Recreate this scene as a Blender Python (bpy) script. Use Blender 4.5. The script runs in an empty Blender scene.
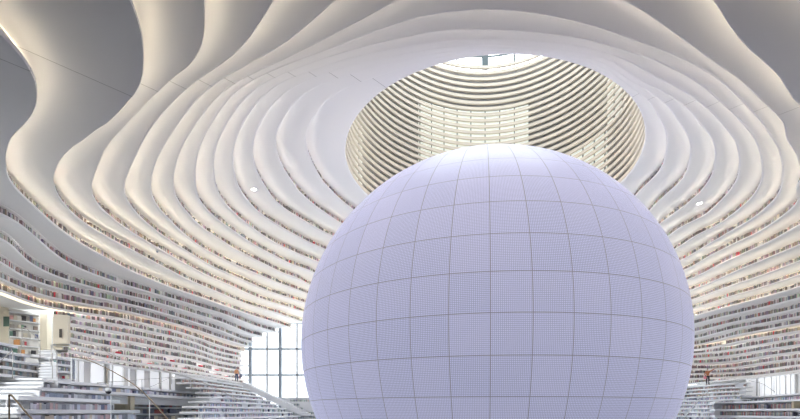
import bpy, bmesh, math, random
import numpy as np
from mathutils import Vector

rnd = random.Random(7)
scene = bpy.context.scene
COL = scene.collection
ZC = 7.3                                   # eye height above the hall floor
FPX, HORIZON = 500.0, 412.0                # focal length and horizon row for an 800 x 419 frame

# ------------------------------------------------------------------ helpers
def V(px, py, depth):
    """point at a given distance in front of the camera that projects to (px, py)"""
    return ((px - 400.0) * depth / FPX, depth, ZC + (HORIZON - py) * depth / FPX)

def VZ(px, depth, zrel):
    return ((px - 400.0) * depth / FPX, depth, ZC + zrel)

class MB:
    def __init__(self):
        self.v, self.f, self.c = [], [], []
    def face(self, pts, col=None):
        n = len(self.v)
        self.v.extend(tuple(p) for p in pts)
        self.f.append(tuple(range(n, n + len(pts))))
        self.c.append(col)
    def box(self, x0, x1, y0, y1, z0, z1, col=None):
        p = [(x0,y0,z0),(x1,y0,z0),(x1,y1,z0),(x0,y1,z0),(x0,y0,z1),(x1,y0,z1),(x1,y1,z1),(x0,y1,z1)]
        self.hexa(p, col)
    def hexa(self, p, col=None):
        n = len(self.v)
        self.v.extend(tuple(q) for q in p)
        for q in ((0,3,2,1),(4,5,6,7),(0,1,5,4),(1,2,6,5),(2,3,7,6),(3,0,4,7)):
            self.f.append(tuple(n + k for k in q)); self.c.append(col)
    def bar(self, a, b, w, h=None, col=None):
        """rectangular bar from a to b"""
        a, b = Vector(a), Vector(b); h = h or w
        d = (b - a).normalized()
        up = Vector((0,0,1)) if abs(d.z) < .95 else Vector((0,1,0))
        s = d.cross(up).normalized() * (w / 2); u = s.cross(d).normalized() * (h / 2)
        p = [a-s-u, a+s-u, b+s-u, b-s-u, a-s+u, a+s+u, b+s+u, b-s+u]
        self.hexa(p, col)
    def tube(self, pts, r, n=8, col=None, cap=True):
        pts = [Vector(p) for p in pts]
        base = len(self.v); m = len(pts)
        for i, p in enumerate(pts):
            d = (pts[min(i+1, m-1)] - pts[max(i-1, 0)]).normalized()
            up = Vector((0,0,1)) if abs(d.z) < .95 else Vector((0,1,0))
            s = d.cross(up).normalized(); u = s.cross(d).normalized()
            for k in range(n):
                a = 2*math.pi*k/n
                self.v.append(tuple(p + s*(r*math.cos(a)) + u*(r*math.sin(a))))
        for i in range(m-1):
            for k in range(n):
                k2 = (k+1) % n
                self.f.append((base+i*n+k, base+i*n+k2, base+(i+1)*n+k2, base+(i+1)*n+k)); self.c.append(col)
        if cap:
            self.f.append(tuple(base+k for k in range(n))[::-1]); self.c.append(col)
            self.f.append(tuple(base+(m-1)*n+k for k in range(n))); self.c.append(col)
    def lathe(self, c, prof, n=24, col=None):
        """profile of (radius, z) turned about the vertical through c"""
        base = len(self.v); m = len(prof)
        for r, z in prof:
            for k in range(n):
                a = 2*math.pi*k/n
                self.v.append((c[0]+r*math.cos(a), c[1]+r*math.sin(a), c[2]+z))
        for i in range(m-1):
            for k in range(n):
                k2 = (k+1) % n
                self.f.append((base+i*n+k, base+i*n+k2, base+(i+1)*n+k2, base+(i+1)*n+k)); self.c.append(col)
        self.f.append(tuple(base+k for k in range(n))[::-1]); self.c.append(col)
        self.f.append(tuple(base+(m-1)*n+k for k in range(n))); self.c.append(col)
    def build(self, name, mat, parent=None, smooth=False, origin=None):
        me = bpy.data.meshes.new(name)
        o0 = origin or (0,0,0)
        me.from_pydata([(x-o0[0], y-o0[1], z-o0[2]) for x,y,z in self.v], [], self.f)
        if any(c is not None for c in self.c):
            at = me.color_attributes.new('Col', 'FLOAT_COLOR', 'CORNER')
            arr = np.ones((len(me.loops), 4), np.float32); i = 0
            for f, c in zip(self.f, self.c):
                arr[i:i+len(f), :3] = c if c is not None else (.8,.8,.8); i += len(f)
            at.data.foreach_set('color', arr.ravel())
        if mat: me.materials.append(mat)
        if smooth: me.polygons.foreach_set('use_smooth', [True]*len(me.polygons))
        me.update()
        o = bpy.data.objects.new(name, me)
        COL.objects.link(o)
        if origin: o.location = origin
        if parent is not None:
            o.parent = parent
            if origin: o.location = Vector(origin) - parent.location
            else: o.location = -parent.location
        return o

def tag(o, label, cat=None, group=None, kind=None):
    o['label'] = label
    if cat: o['category'] = cat
    if group: o['group'] = group
    if kind: o['kind'] = kind
    return o

def empty(name, loc, label, cat, group=None, kind=None):
    o = bpy.data.objects.new(name, None); COL.objects.link(o)
    o.location = loc; o.empty_display_size = .3
    return tag(o, label, cat, group, kind)

def mat(name, col, rough=.6, metal=0., emit=None, estr=0., spec=.3):
    m = bpy.data.materials.new(name); m.use_nodes = True
    b = m.node_tree.nodes['Principled BSDF']
    b.inputs['Base Color'].default_value = (*col, 1)
    b.inputs['Roughness'].default_value = rough
    b.inputs['Metallic'].default_value = metal
    b.inputs['Specular IOR Level'].default_value = spec
    if emit:
        b.inputs['Emission Color'].default_value = (*emit, 1)
        b.inputs['Emission Strength'].default_value = estr
    return m

def noise_mat(name, c1, c2, scale, rough=.6, metal=0.):
    m = mat(name, c1, rough, metal); nt = m.node_tree; b = nt.nodes['Principled BSDF']
    tc = nt.nodes.new('ShaderNodeTexCoord'); nz = nt.nodes.new('ShaderNodeTexNoise'); nz.inputs['Scale'].default_value = scale
    mx = nt.nodes.new('ShaderNodeMix'); mx.data_type = 'RGBA'
    mx.inputs[6].default_value = (*c1,1); mx.inputs[7].default_value = (*c2,1)
    nt.links.new(tc.outputs['Object'], nz.inputs['Vector']); nt.links.new(nz.outputs['Fac'], mx.inputs[0])
    nt.links.new(mx.outputs[2], b.inputs['Base Color'])
    return m

def math_node(nt, op, a, b=None):
    n = nt.nodes.new('ShaderNodeMath'); n.operation = op
    for i, x in enumerate((a, b)):
        if x is None: continue
        if isinstance(x, (int, float)): n.inputs[i].default_value = x
        else: nt.links.new(x, n.inputs[i])
    return n.outputs[0]

# ------------------------------------------------------------------ materials
def plaster_material():
    """white plasterboard with the radial expansion joints of the ceiling and a faint mottling"""
    m = mat('white_plaster', (.86,.85,.84), .7); nt = m.node_tree; b = nt.nodes['Principled BSDF']
    tc = nt.nodes.new('ShaderNodeTexCoord'); sp = nt.nodes.new('ShaderNodeSeparateXYZ')
    nt.links.new(tc.outputs['Object'], sp.inputs[0])
    dx = math_node(nt, 'SUBTRACT', sp.outputs[0], 7.0); dy = math_node(nt, 'SUBTRACT', sp.outputs[1], 36.0)
    ang = math_node(nt, 'ARCTAN2', dy, dx)
    rad = math_node(nt, 'SQRT', math_node(nt, 'ADD', math_node(nt, 'MULTIPLY', dx, dx), math_node(nt, 'MULTIPLY', dy, dy)))
    per = math.radians(80)
    sh = math_node(nt, 'ADD', ang, math.radians(132 + 400))
    md = math_node(nt, 'MODULO', math_node(nt, 'ADD', sh, per/2), per)
    dist = math_node(nt, 'MULTIPLY', math_node(nt, 'ABSOLUTE', math_node(nt, 'SUBTRACT', md, per/2)), rad)
    line = math_node(nt, 'LESS_THAN', dist, .013)
    nz = nt.nodes.new('ShaderNodeTexNoise'); nz.inputs['Scale'].default_value = .25
    nt.links.new(tc.outputs['Object'], nz.inputs['Vector'])
    mx = nt.nodes.new('ShaderNodeMix'); mx.data_type = 'RGBA'
    mx.inputs[6].default_value = (.87,.86,.85,1); mx.inputs[7].default_value = (.84,.835,.83,1)
    nt.links.new(nz.outputs['Fac'], mx.inputs[0])
    m2 = nt.nodes.new('ShaderNodeMix'); m2.data_type = 'RGBA'; m2.inputs[7].default_value = (.35,.34,.33,1)
    nt.links.new(mx.outputs[2], m2.inputs[6]); nt.links.new(math_node(nt, 'MULTIPLY', line, .8), m2.inputs[0])
    nt.links.new(m2.outputs[2], b.inputs['Base Color'])
    return m

def book_material():
    m = mat('book_covers', (.5,.45,.4), .6); nt = m.node_tree; b = nt.nodes['Principled BSDF']
    at = nt.nodes.new('ShaderNodeAttribute'); at.attribute_name = 'Col'
    nt.links.new(at.outputs['Color'], b.inputs['Base Color'])
    return m

def glass_material(name='clear_glass', tint=(.95,.98,1.), gloss=.08):
    m = bpy.data.materials.new(name); m.use_nodes = True; nt = m.node_tree; nt.nodes.clear()
    out = nt.nodes.new('ShaderNodeOutputMaterial'); tr = nt.nodes.new('ShaderNodeBsdfTransparent'); gl = nt.nodes.new('ShaderNodeBsdfGlossy')
    tr.inputs[0].default_value = (*tint,1); gl.inputs['Roughness'].default_value = .03
    mx = nt.nodes.new('ShaderNodeMixShader'); mx.inputs[0].default_value = gloss
    nt.links.new(tr.outputs[0], mx.inputs[1]); nt.links.new(gl.outputs[0], mx.inputs[2]); nt.links.new(mx.outputs[0], out.inputs[0])
    return m

def led_sphere_material(r):
    """fine LED mesh in lavender panels with dark seams; the mesh gives off a faint violet light"""
    m = mat('led_mesh', (.50,.50,.66), .42, spec=.35); nt = m.node_tree; b = nt.nodes['Principled BSDF']
    tc = nt.nodes.new('ShaderNodeTexCoord'); sp = nt.nodes.new('ShaderNodeSeparateXYZ')
    nt.links.new(tc.outputs['Object'], sp.inputs[0])
    lat = math_node(nt, 'ARCSINE', math_node(nt, 'DIVIDE', sp.outputs[2], r*1.0005))
    lon = math_node(nt, 'ARCTAN2', sp.outputs[1], sp.outputs[0])
    coslat = math_node(nt, 'COSINE', lat)
    dl = math.radians(360/42); dp = math.radians(8.65)
    lon = math_node(nt, 'ADD', lon, LON0 + 200*dl)
    lat2 = math_node(nt, 'ADD', lat, LAT0 + 200*dp)
    def cell(x, per):
        q = math_node(nt, 'DIVIDE', x, per); fl = math_node(nt, 'FLOOR', q)
        return math_node(nt, 'SUBTRACT', q, fl), fl
    fu, iu = cell(lon, dl); fv, iv = cell(lat2, dp)
    du = math_node(nt, 'MULTIPLY', math_node(nt, 'MULTIPLY', math_node(nt, 'MINIMUM', fu, math_node(nt, 'SUBTRACT', 1, fu)), coslat), dl*r)
    dv = math_node(nt, 'MULTIPLY', math_node(nt, 'MINIMUM', fv, math_node(nt, 'SUBTRACT', 1, fv)), dp*r)
    seam = math_node(nt, 'LESS_THAN', math_node(nt, 'MINIMUM', du, dv), .018)
    # fine rows and columns of LEDs
    su, _ = cell(fu, 1/22); sv, _ = cell(fv, 1/22)
    dots = math_node(nt, 'MULTIPLY', math_node(nt, 'GREATER_THAN', su, .38), math_node(nt, 'GREATER_THAN', sv, .38))
    cb = nt.nodes.new('ShaderNodeCombineXYZ'); nt.links.new(iu, cb.inputs[0]); nt.links.new(iv, cb.inputs[1])
    wn = nt.nodes.new('ShaderNodeTexWhiteNoise'); wn.noise_dimensions = '2D'; nt.links.new(cb.outputs[0], wn.inputs['Vector'])
    def mix(a, bb, f):
        x = nt.nodes.new('ShaderNodeMix'); x.data_type = 'RGBA'
        for i, c in ((6, a), (7, bb)):
            if isinstance(c, tuple): x.inputs[i].default_value = (*c, 1)
            else: nt.links.new(c, x.inputs[i])
        if isinstance(f, float): x.inputs[0].default_value = f
        else: nt.links.new(f, x.inputs[0])
        return x.outputs[2]
    base = mix(SPH_DARK, SPH_LIGHT, dots)
    pan = mix(base, (.47,.46,.62), math_node(nt, 'MULTIPLY', wn.outputs['Value'], .22))
    fin = mix(pan, (.14,.14,.19), math_node(nt, 'MULTIPLY', seam, .8))
    nt.links.new(fin, b.inputs['Base Color'])
    nt.links.new(fin, b.inputs['Emission Color']); b.inputs['Emission Strength'].default_value = SPH_EMIT
    return m

LON0, LAT0 = 0.0, 0.0
SPH_DARK, SPH_LIGHT, SPH_EMIT = (.26,.275,.41), (.465,.48,.66), .72
EXPO, SEAM_TURN = 0.22, 0.019
PANEL, COVE, DOWN, DOWNW, NEAR_FILL, NOSE_FILL = .3, 1.2, 15.0, 300.0, 4200.0, 2.5
LED, WORLD, WIN_H, SHELF, LED2, GAL_Y = 59.0, 4.5, 0.9, 9.5, 1.6, 15
# ------------------------------------------------------------------ the wavy tiers
# plan radius (cm) of every tier's front edge about (CX, CY), 240 headings from -180 degrees; tier 0 = rim of the oculus, 24 = gallery edge
TABLE = """1080,1081,1082,1083,1085,1087,1088,1090,1092,1094,1097,1099,1102,1104,1107,1109,1112,1115,1118,1120,1123,1126,1129,1131,1134,1136,1139,1141,1144,1146,1148,1149,1151,1153,1154,1155,1156,1156,1157,1157,1156,1156,1155,1154,1153,1151,1149,1147,1145,1142,1139,1136,1133,1129,1125,1121,1117,1113,1108,1104,1099,1094,1089,1084,1079,1074,1068,1063,1058,1053,1048,1043,1038,1033,1028,1023,1018,1014,1009,1005,1001,997,993,989,986,983,979,976,974,971,969,966,964,963,961,960,959,958,957,956,956,956,956,956,957,958,959,960,962,964,966,968,970,973,976,979,982,986,990,994,998,1003,1008,1013,1018,1023,1029,1035,1041,1047,1054,1060,1067,1074,1081,1089,1096,1104,1112,1120,1128,1136,1144,1152,1160,1168,1177,1185,1193,1201,1209,1217,1225,1232,1239,1246,1253,1260,1266,1272,1277,1282,1287,1292,1295,1299,1302,1304,1307,1308,1309,1310,1310,1310,1309,1308,1306,1304,1302,1299,1295,1292,1288,1284,1279,1275,1270,1264,1259,1253,1248,1242,1236,1230,1224,1218,1212,1206,1200,1194,1188,1182,1177,1171,1165,1160,1155,1150,1145,1140,1135,1130,1126,1122,1118,1114,1110,1107,1103,1100,1097,1095,1092,1090,1088,1086,1084,1082,1081,1080,1079,1078,1078,1077,1077,1077,1077,1078,1078,1079;
1293,1297,1302,1307,1312,1317,1323,1330,1338,1345,1352,1359,1365,1370,1373,1376,1378,1379,1380,1382,1383,1385,1386,1387,1387,1385,1381,1377,1371,1364,1356,1348,1339,1330,1322,1314,1307,1301,1296,1292,1289,1287,1284,1282,1279,1275,1271,1267,1262,1256,1250,1244,1237,1230,1223,1216,1209,1204,1198,1194,1190,1186,1183,1180,1177,1173,1169,1164,1158,1152,1145,1138,1130,1123,1115,1107,1101,1095,1089,1085,1081,1078,1076,1073,1072,1070,1068,1066,1064,1062,1060,1058,1057,1056,1056,1057,1058,1060,1063,1065,1068,1071,1073,1076,1078,1081,1084,1086,1089,1093,1097,1102,1108,1114,1121,1127,1134,1140,1146,1152,1157,1161,1165,1169,1173,1177,1182,1187,1193,1201,1210,1221,1235,1252,1271,1291,1312,1333,1353,1373,1393,1412,1430,1447,1464,1479,1493,1506,1518,1528,1537,1545,1551,1555,1558,1560,1559,1557,1554,1549,1542,1534,1525,1514,1502,1489,1475,1460,1444,1428,1412,1395,1379,1363,1347,1332,1319,1306,1295,1286,1279,1274,1270,1269,1270,1272,1276,1280,1286,1293,1300,1308,1315,1322,1329,1336,1341,1346,1349,1352,1353,1353,1352,1350,1347,1343,1338,1333,1327,1321,1316,1311,1306,1302,1298,1295,1292,1289,1286,1283,1279,1276,1273,1271,1269,1268,1267,1267,1267,1267,1267,1268,1270,1273,1276,1280,1283,1285,1287,1290;
1479,1483,1489,1495,1501,1507,1513,1520,1526,1532,1538,1544,1549,1553,1557,1559,1561,1562,1562,1562,1563,1563,1563,1563,1561,1558,1554,1548,1540,1532,1522,1511,1499,1487,1475,1464,1452,1441,1432,1423,1416,1410,1404,1399,1393,1388,1381,1375,1368,1361,1353,1345,1337,1329,1321,1313,1306,1300,1294,1289,1285,1281,1277,1274,1270,1266,1261,1254,1247,1238,1228,1218,1208,1199,1191,1184,1178,1174,1171,1168,1166,1164,1163,1162,1161,1161,1160,1159,1158,1157,1156,1156,1156,1157,1159,1162,1166,1170,1176,1181,1186,1191,1196,1201,1206,1211,1216,1222,1228,1234,1241,1248,1256,1264,1273,1281,1290,1298,1306,1314,1320,1325,1330,1335,1339,1345,1351,1359,1368,1378,1389,1403,1419,1438,1457,1477,1498,1518,1539,1560,1581,1601,1620,1639,1657,1674,1690,1705,1718,1730,1740,1749,1756,1762,1766,1769,1770,1769,1766,1762,1756,1749,1740,1730,1718,1706,1692,1677,1661,1645,1628,1611,1594,1577,1561,1545,1530,1516,1503,1493,1485,1479,1476,1475,1476,1479,1483,1489,1496,1503,1512,1520,1529,1537,1545,1552,1558,1563,1567,1569,1569,1568,1565,1560,1555,1547,1539,1530,1521,1511,1501,1492,1484,1477,1472,1468,1465,1463,1460,1458,1455,1451,1449,1447,1446,1446,1446,1448,1449,1451,1452,1454,1456,1460,1464,1468,1471,1473,1474,1476;
1658,1659,1662,1664,1667,1670,1673,1675,1678,1681,1683,1686,1688,1690,1691,1692,1692,1691,1690,1689,1688,1688,1688,1688,1688,1686,1683,1679,1673,1665,1657,1647,1635,1623,1611,1600,1588,1576,1564,1552,1542,1533,1526,1518,1510,1503,1496,1488,1480,1472,1464,1454,1445,1436,1427,1419,1411,1405,1399,1393,1388,1382,1377,1372,1367,1362,1355,1347,1337,1325,1312,1300,1288,1278,1271,1266,1263,1261,1259,1259,1258,1258,1258,1257,1257,1258,1258,1258,1259,1259,1260,1262,1263,1266,1270,1276,1282,1290,1297,1304,1311,1318,1324,1331,1338,1345,1352,1360,1368,1377,1385,1395,1404,1413,1423,1433,1442,1451,1460,1469,1478,1486,1494,1502,1510,1519,1529,1539,1548,1557,1566,1576,1588,1603,1620,1640,1662,1685,1708,1731,1755,1778,1800,1821,1841,1860,1877,1893,1908,1921,1933,1943,1952,1959,1965,1969,1972,1972,1971,1969,1964,1958,1951,1942,1931,1919,1906,1892,1878,1862,1846,1830,1814,1798,1781,1766,1750,1736,1723,1711,1702,1695,1691,1689,1688,1690,1693,1698,1705,1712,1721,1730,1739,1749,1758,1766,1773,1779,1783,1784,1784,1782,1777,1771,1763,1752,1741,1728,1714,1700,1686,1672,1659,1647,1638,1631,1627,1624,1623,1622,1620,1617,1614,1613,1613,1614,1617,1620,1624,1629,1635,1640,1645,1649,1652,1655,1657,1657,1657,1657;
1811,1812,1812,1812,1811,1810,1809,1808,1807,1806,1806,1805,1805,1804,1803,1802,1800,1799,1797,1796,1795,1794,1794,1794,1794,1793,1792,1791,1788,1784,1777,1768,1756,1743,1731,1720,1711,1702,1693,1682,1672,1661,1651,1643,1634,1627,1619,1611,1602,1593,1584,1574,1564,1555,1546,1537,1530,1523,1516,1509,1503,1495,1487,1478,1470,1462,1454,1445,1435,1425,1414,1402,1392,1384,1378,1374,1372,1370,1368,1366,1364,1363,1362,1362,1362,1362,1363,1364,1366,1368,1371,1374,1378,1382,1388,1394,1401,1409,1417,1424,1431,1438,1445,1453,1462,1471,1480,1491,1501,1512,1523,1534,1545,1557,1568,1579,1589,1600,1610,1620,1631,1643,1654,1666,1679,1692,1704,1715,1723,1727,1730,1733,1738,1748,1764,1785,1809,1836,1864,1891,1918,1944,1969,1993,2014,2035,2053,2070,2086,2100,2113,2124,2134,2143,2151,2157,2161,2164,2165,2164,2162,2158,2152,2145,2136,2125,2114,2101,2088,2074,2060,2046,2031,2017,2003,1989,1976,1963,1950,1939,1928,1918,1910,1904,1899,1896,1896,1898,1902,1909,1917,1927,1938,1949,1960,1971,1980,1987,1992,1995,1995,1992,1987,1979,1969,1956,1942,1926,1910,1893,1877,1860,1845,1831,1819,1811,1806,1802,1799,1796,1792,1788,1785,1784,1783,1783,1784,1785,1788,1790,1794,1798,1802,1805,1808,1810,1811,1811,1811,1811;
1941,1942,1942,1941,1939,1936,1933,1930,1926,1922,1918,1915,1913,1911,1909,1907,1905,1903,1901,1899,1896,1894,1893,1892,1892,1892,1892,1891,1890,1887,1882,1875,1866,1856,1846,1836,1826,1818,1810,1801,1793,1786,1779,1772,1766,1760,1754,1748,1740,1731,1721,1710,1699,1688,1677,1666,1656,1646,1636,1627,1618,1608,1597,1586,1577,1568,1560,1554,1547,1540,1533,1525,1518,1512,1507,1502,1497,1491,1486,1481,1476,1472,1468,1466,1465,1465,1466,1467,1469,1472,1475,1479,1484,1489,1495,1501,1508,1515,1522,1529,1537,1545,1554,1563,1573,1584,1596,1610,1623,1637,1650,1663,1676,1688,1701,1714,1726,1738,1749,1759,1768,1778,1789,1800,1811,1823,1836,1848,1859,1866,1870,1875,1885,1900,1920,1944,1971,1999,2027,2055,2083,2109,2134,2157,2178,2198,2217,2233,2249,2263,2276,2288,2299,2309,2319,2327,2334,2339,2343,2345,2346,2344,2341,2335,2328,2320,2310,2299,2288,2275,2262,2248,2235,2222,2209,2196,2184,2173,2161,2149,2136,2122,2108,2096,2085,2076,2071,2070,2072,2078,2088,2100,2114,2129,2144,2159,2171,2182,2189,2194,2195,2193,2188,2180,2168,2153,2135,2116,2095,2074,2054,2038,2023,2011,2001,1994,1989,1984,1979,1973,1969,1965,1963,1961,1959,1956,1953,1949,1946,1942,1939,1936,1935,1935,1936,1937,1938,1938,1939,1940;
2057,2059,2059,2060,2059,2056,2051,2046,2040,2033,2027,2021,2016,2012,2008,2005,2002,1999,1995,1993,1990,1988,1986,1984,1983,1984,1984,1985,1986,1985,1982,1977,1971,1962,1953,1944,1935,1927,1919,1913,1908,1905,1904,1905,1906,1907,1907,1907,1904,1900,1893,1885,1875,1863,1851,1837,1821,1805,1790,1775,1761,1747,1732,1718,1705,1693,1682,1673,1664,1655,1647,1639,1631,1624,1617,1611,1604,1598,1591,1585,1580,1575,1571,1568,1566,1565,1565,1566,1567,1569,1570,1572,1576,1581,1588,1595,1603,1611,1619,1626,1634,1644,1654,1664,1675,1686,1697,1710,1725,1741,1757,1773,1788,1802,1815,1827,1837,1847,1856,1866,1877,1887,1897,1905,1912,1919,1927,1937,1950,1965,1981,1997,2015,2036,2060,2087,2116,2146,2176,2205,2233,2259,2283,2306,2327,2347,2365,2381,2397,2411,2423,2435,2447,2457,2468,2478,2487,2496,2504,2510,2514,2517,2517,2516,2513,2507,2500,2491,2480,2468,2453,2438,2422,2405,2389,2372,2356,2341,2326,2310,2294,2276,2257,2240,2225,2215,2208,2207,2210,2218,2230,2246,2265,2285,2306,2326,2344,2358,2369,2376,2380,2380,2376,2368,2357,2341,2322,2298,2270,2239,2207,2178,2157,2145,2138,2134,2129,2123,2115,2104,2093,2083,2074,2069,2064,2060,2056,2053,2049,2045,2042,2039,2037,2036,2037,2040,2043,2047,2051,2054;
2163,2162,2162,2162,2163,2164,2164,2162,2160,2155,2148,2141,2134,2127,2121,2115,2109,2104,2099,2094,2090,2085,2081,2077,2074,2072,2071,2071,2072,2071,2070,2066,2062,2055,2047,2040,2033,2028,2025,2024,2024,2026,2031,2037,2045,2055,2065,2074,2081,2087,2091,2093,2094,2092,2086,2074,2055,2034,2012,1989,1967,1943,1919,1895,1871,1848,1827,1807,1790,1774,1759,1745,1733,1723,1715,1708,1700,1692,1684,1677,1671,1667,1664,1663,1662,1663,1664,1665,1664,1661,1657,1653,1653,1656,1664,1673,1683,1692,1699,1706,1717,1731,1747,1763,1773,1779,1783,1789,1801,1820,1844,1869,1893,1912,1927,1939,1949,1958,1968,1977,1987,1997,2007,2017,2025,2031,2036,2042,2051,2062,2076,2091,2107,2126,2149,2177,2210,2245,2281,2316,2349,2380,2409,2436,2460,2482,2502,2520,2536,2550,2563,2574,2585,2596,2606,2617,2629,2640,2652,2664,2675,2685,2693,2700,2704,2705,2703,2698,2688,2676,2659,2640,2618,2594,2567,2540,2512,2484,2457,2432,2409,2389,2373,2360,2350,2344,2342,2344,2350,2360,2375,2393,2415,2439,2464,2487,2507,2524,2537,2546,2551,2551,2547,2540,2528,2513,2494,2472,2446,2417,2383,2349,2320,2298,2283,2272,2263,2253,2241,2228,2216,2204,2194,2187,2180,2175,2170,2166,2163,2161,2159,2156,2153,2151,2151,2153,2156,2160,2162,2163;
2279,2276,2274,2272,2272,2274,2275,2276,2276,2273,2269,2263,2256,2248,2240,2232,2223,2215,2208,2200,2193,2186,2180,2175,2171,2169,2167,2167,2166,2166,2165,2164,2161,2158,2153,2148,2144,2141,2141,2144,2151,2163,2178,2196,2214,2230,2242,2252,2260,2266,2271,2274,2275,2273,2268,2260,2249,2235,2219,2201,2182,2161,2137,2112,2084,2055,2023,1991,1962,1936,1914,1896,1881,1868,1857,1847,1837,1826,1814,1803,1794,1787,1786,1792,1802,1814,1823,1826,1822,1813,1800,1788,1782,1782,1786,1793,1800,1809,1819,1834,1857,1888,1920,1944,1956,1957,1952,1947,1952,1970,1997,2026,2052,2071,2082,2086,2086,2085,2086,2090,2097,2107,2117,2127,2136,2144,2153,2162,2172,2184,2198,2212,2228,2247,2269,2299,2333,2370,2407,2442,2475,2509,2542,2573,2602,2627,2650,2669,2686,2700,2713,2724,2735,2745,2756,2768,2782,2798,2816,2836,2857,2879,2901,2920,2935,2946,2951,2952,2947,2936,2920,2900,2874,2845,2813,2778,2741,2704,2668,2636,2609,2590,2577,2570,2565,2564,2565,2568,2573,2582,2594,2610,2630,2651,2672,2691,2708,2719,2727,2729,2727,2720,2710,2695,2677,2656,2632,2604,2573,2541,2510,2485,2464,2447,2431,2416,2401,2385,2370,2357,2346,2337,2330,2324,2319,2315,2312,2310,2306,2303,2301,2299,2298,2298,2297,2294,2290,2287,2284,2281;
2369,2372,2375,2379,2382,2386,2390,2393,2395,2396,2395,2393,2388,2381,2372,2361,2349,2337,2326,2316,2307,2300,2295,2290,2286,2282,2279,2276,2272,2270,2268,2267,2265,2262,2259,2257,2257,2260,2269,2285,2307,2333,2362,2388,2409,2424,2433,2438,2439,2439,2438,2436,2434,2431,2427,2422,2416,2410,2403,2394,2382,2368,2351,2331,2308,2282,2256,2231,2210,2193,2180,2171,2161,2149,2132,2113,2094,2076,2060,2047,2039,2037,2042,2053,2069,2087,2103,2113,2114,2106,2094,2081,2071,2066,2065,2071,2082,2099,2124,2156,2194,2235,2273,2300,2311,2309,2302,2297,2298,2306,2320,2335,2346,2350,2346,2336,2322,2308,2294,2284,2277,2274,2274,2277,2282,2288,2297,2307,2319,2332,2346,2363,2381,2404,2430,2460,2493,2529,2565,2602,2640,2675,2708,2740,2769,2795,2818,2838,2856,2872,2887,2901,2915,2929,2945,2963,2983,3007,3034,3066,3103,3141,3177,3208,3233,3253,3266,3272,3273,3268,3257,3241,3221,3197,3170,3140,3109,3078,3049,3022,2999,2981,2966,2956,2949,2945,2943,2942,2943,2945,2949,2954,2960,2966,2971,2974,2974,2970,2961,2948,2931,2911,2887,2860,2832,2802,2773,2744,2717,2690,2665,2644,2625,2609,2592,2575,2556,2534,2513,2493,2475,2459,2444,2433,2424,2417,2412,2407,2403,2398,2392,2386,2379,2374,2369,2365,2363,2363,2365,2367;
2449,2455,2462,2470,2479,2488,2497,2506,2514,2521,2528,2533,2535,2533,2527,2517,2506,2493,2479,2467,2457,2449,2442,2432,2421,2411,2401,2394,2387,2381,2377,2375,2373,2372,2371,2370,2375,2391,2419,2461,2516,2575,2621,2650,2665,2669,2666,2658,2649,2641,2635,2630,2627,2624,2621,2618,2615,2611,2606,2600,2592,2581,2567,2551,2532,2513,2496,2481,2470,2462,2457,2453,2449,2442,2431,2417,2401,2385,2369,2357,2350,2349,2354,2366,2381,2399,2416,2429,2438,2441,2440,2437,2432,2429,2428,2433,2443,2460,2483,2509,2539,2568,2593,2612,2624,2632,2638,2641,2645,2649,2652,2653,2651,2644,2631,2612,2589,2564,2540,2516,2496,2479,2467,2459,2456,2457,2464,2474,2488,2504,2520,2536,2552,2568,2585,2605,2628,2656,2687,2724,2765,2808,2851,2891,2927,2959,2987,3011,3033,3054,3074,3094,3116,3141,3169,3201,3237,3279,3325,3375,3424,3469,3509,3544,3573,3597,3616,3629,3638,3641,3641,3636,3627,3616,3602,3586,3569,3552,3534,3517,3501,3486,3473,3461,3451,3442,3433,3426,3419,3411,3402,3392,3379,3363,3344,3322,3297,3271,3242,3211,3178,3141,3103,3062,3020,2977,2936,2897,2863,2834,2808,2785,2764,2744,2723,2701,2679,2656,2634,2611,2588,2566,2546,2530,2518,2508,2500,2493,2486,2480,2473,2465,2458,2452,2448,2445,2444,2442,2443,2445;
2550,2556,2566,2576,2587,2600,2613,2626,2639,2649,2658,2664,2668,2670,2671,2669,2665,2659,2650,2638,2623,2608,2593,2575,2553,2532,2514,2497,2481,2469,2463,2461,2461,2467,2482,2507,2540,2582,2640,2717,2796,2862,2909,2939,2953,2955,2949,2938,2927,2916,2907,2900,2895,2891,2888,2886,2884,2881,2879,2874,2867,2857,2844,2828,2809,2789,2771,2757,2750,2747,2748,2750,2752,2750,2745,2736,2723,2706,2688,2674,2665,2663,2669,2680,2696,2714,2734,2752,2767,2779,2785,2786,2783,2779,2777,2778,2783,2793,2806,2822,2839,2857,2873,2888,2900,2909,2915,2918,2919,2919,2917,2912,2903,2889,2871,2848,2821,2792,2761,2730,2701,2675,2652,2633,2620,2613,2612,2617,2629,2644,2661,2678,2695,2711,2728,2747,2768,2792,2819,2850,2887,2929,2975,3020,3061,3098,3132,3163,3192,3220,3248,3276,3306,3338,3374,3415,3460,3511,3565,3621,3677,3731,3781,3827,3867,3902,3933,3958,3978,3994,4006,4015,4021,4024,4026,4026,4025,4022,4018,4012,4004,3994,3982,3969,3956,3942,3929,3915,3901,3886,3869,3848,3822,3790,3753,3710,3663,3613,3562,3510,3457,3405,3353,3302,3251,3201,3150,3099,3047,2999,2958,2925,2897,2871,2848,2827,2807,2787,2766,2744,2721,2698,2676,2657,2641,2627,2614,2604,2596,2589,2583,2575,2566,2559,2553,2550,2548,2547,2546,2547;
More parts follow.
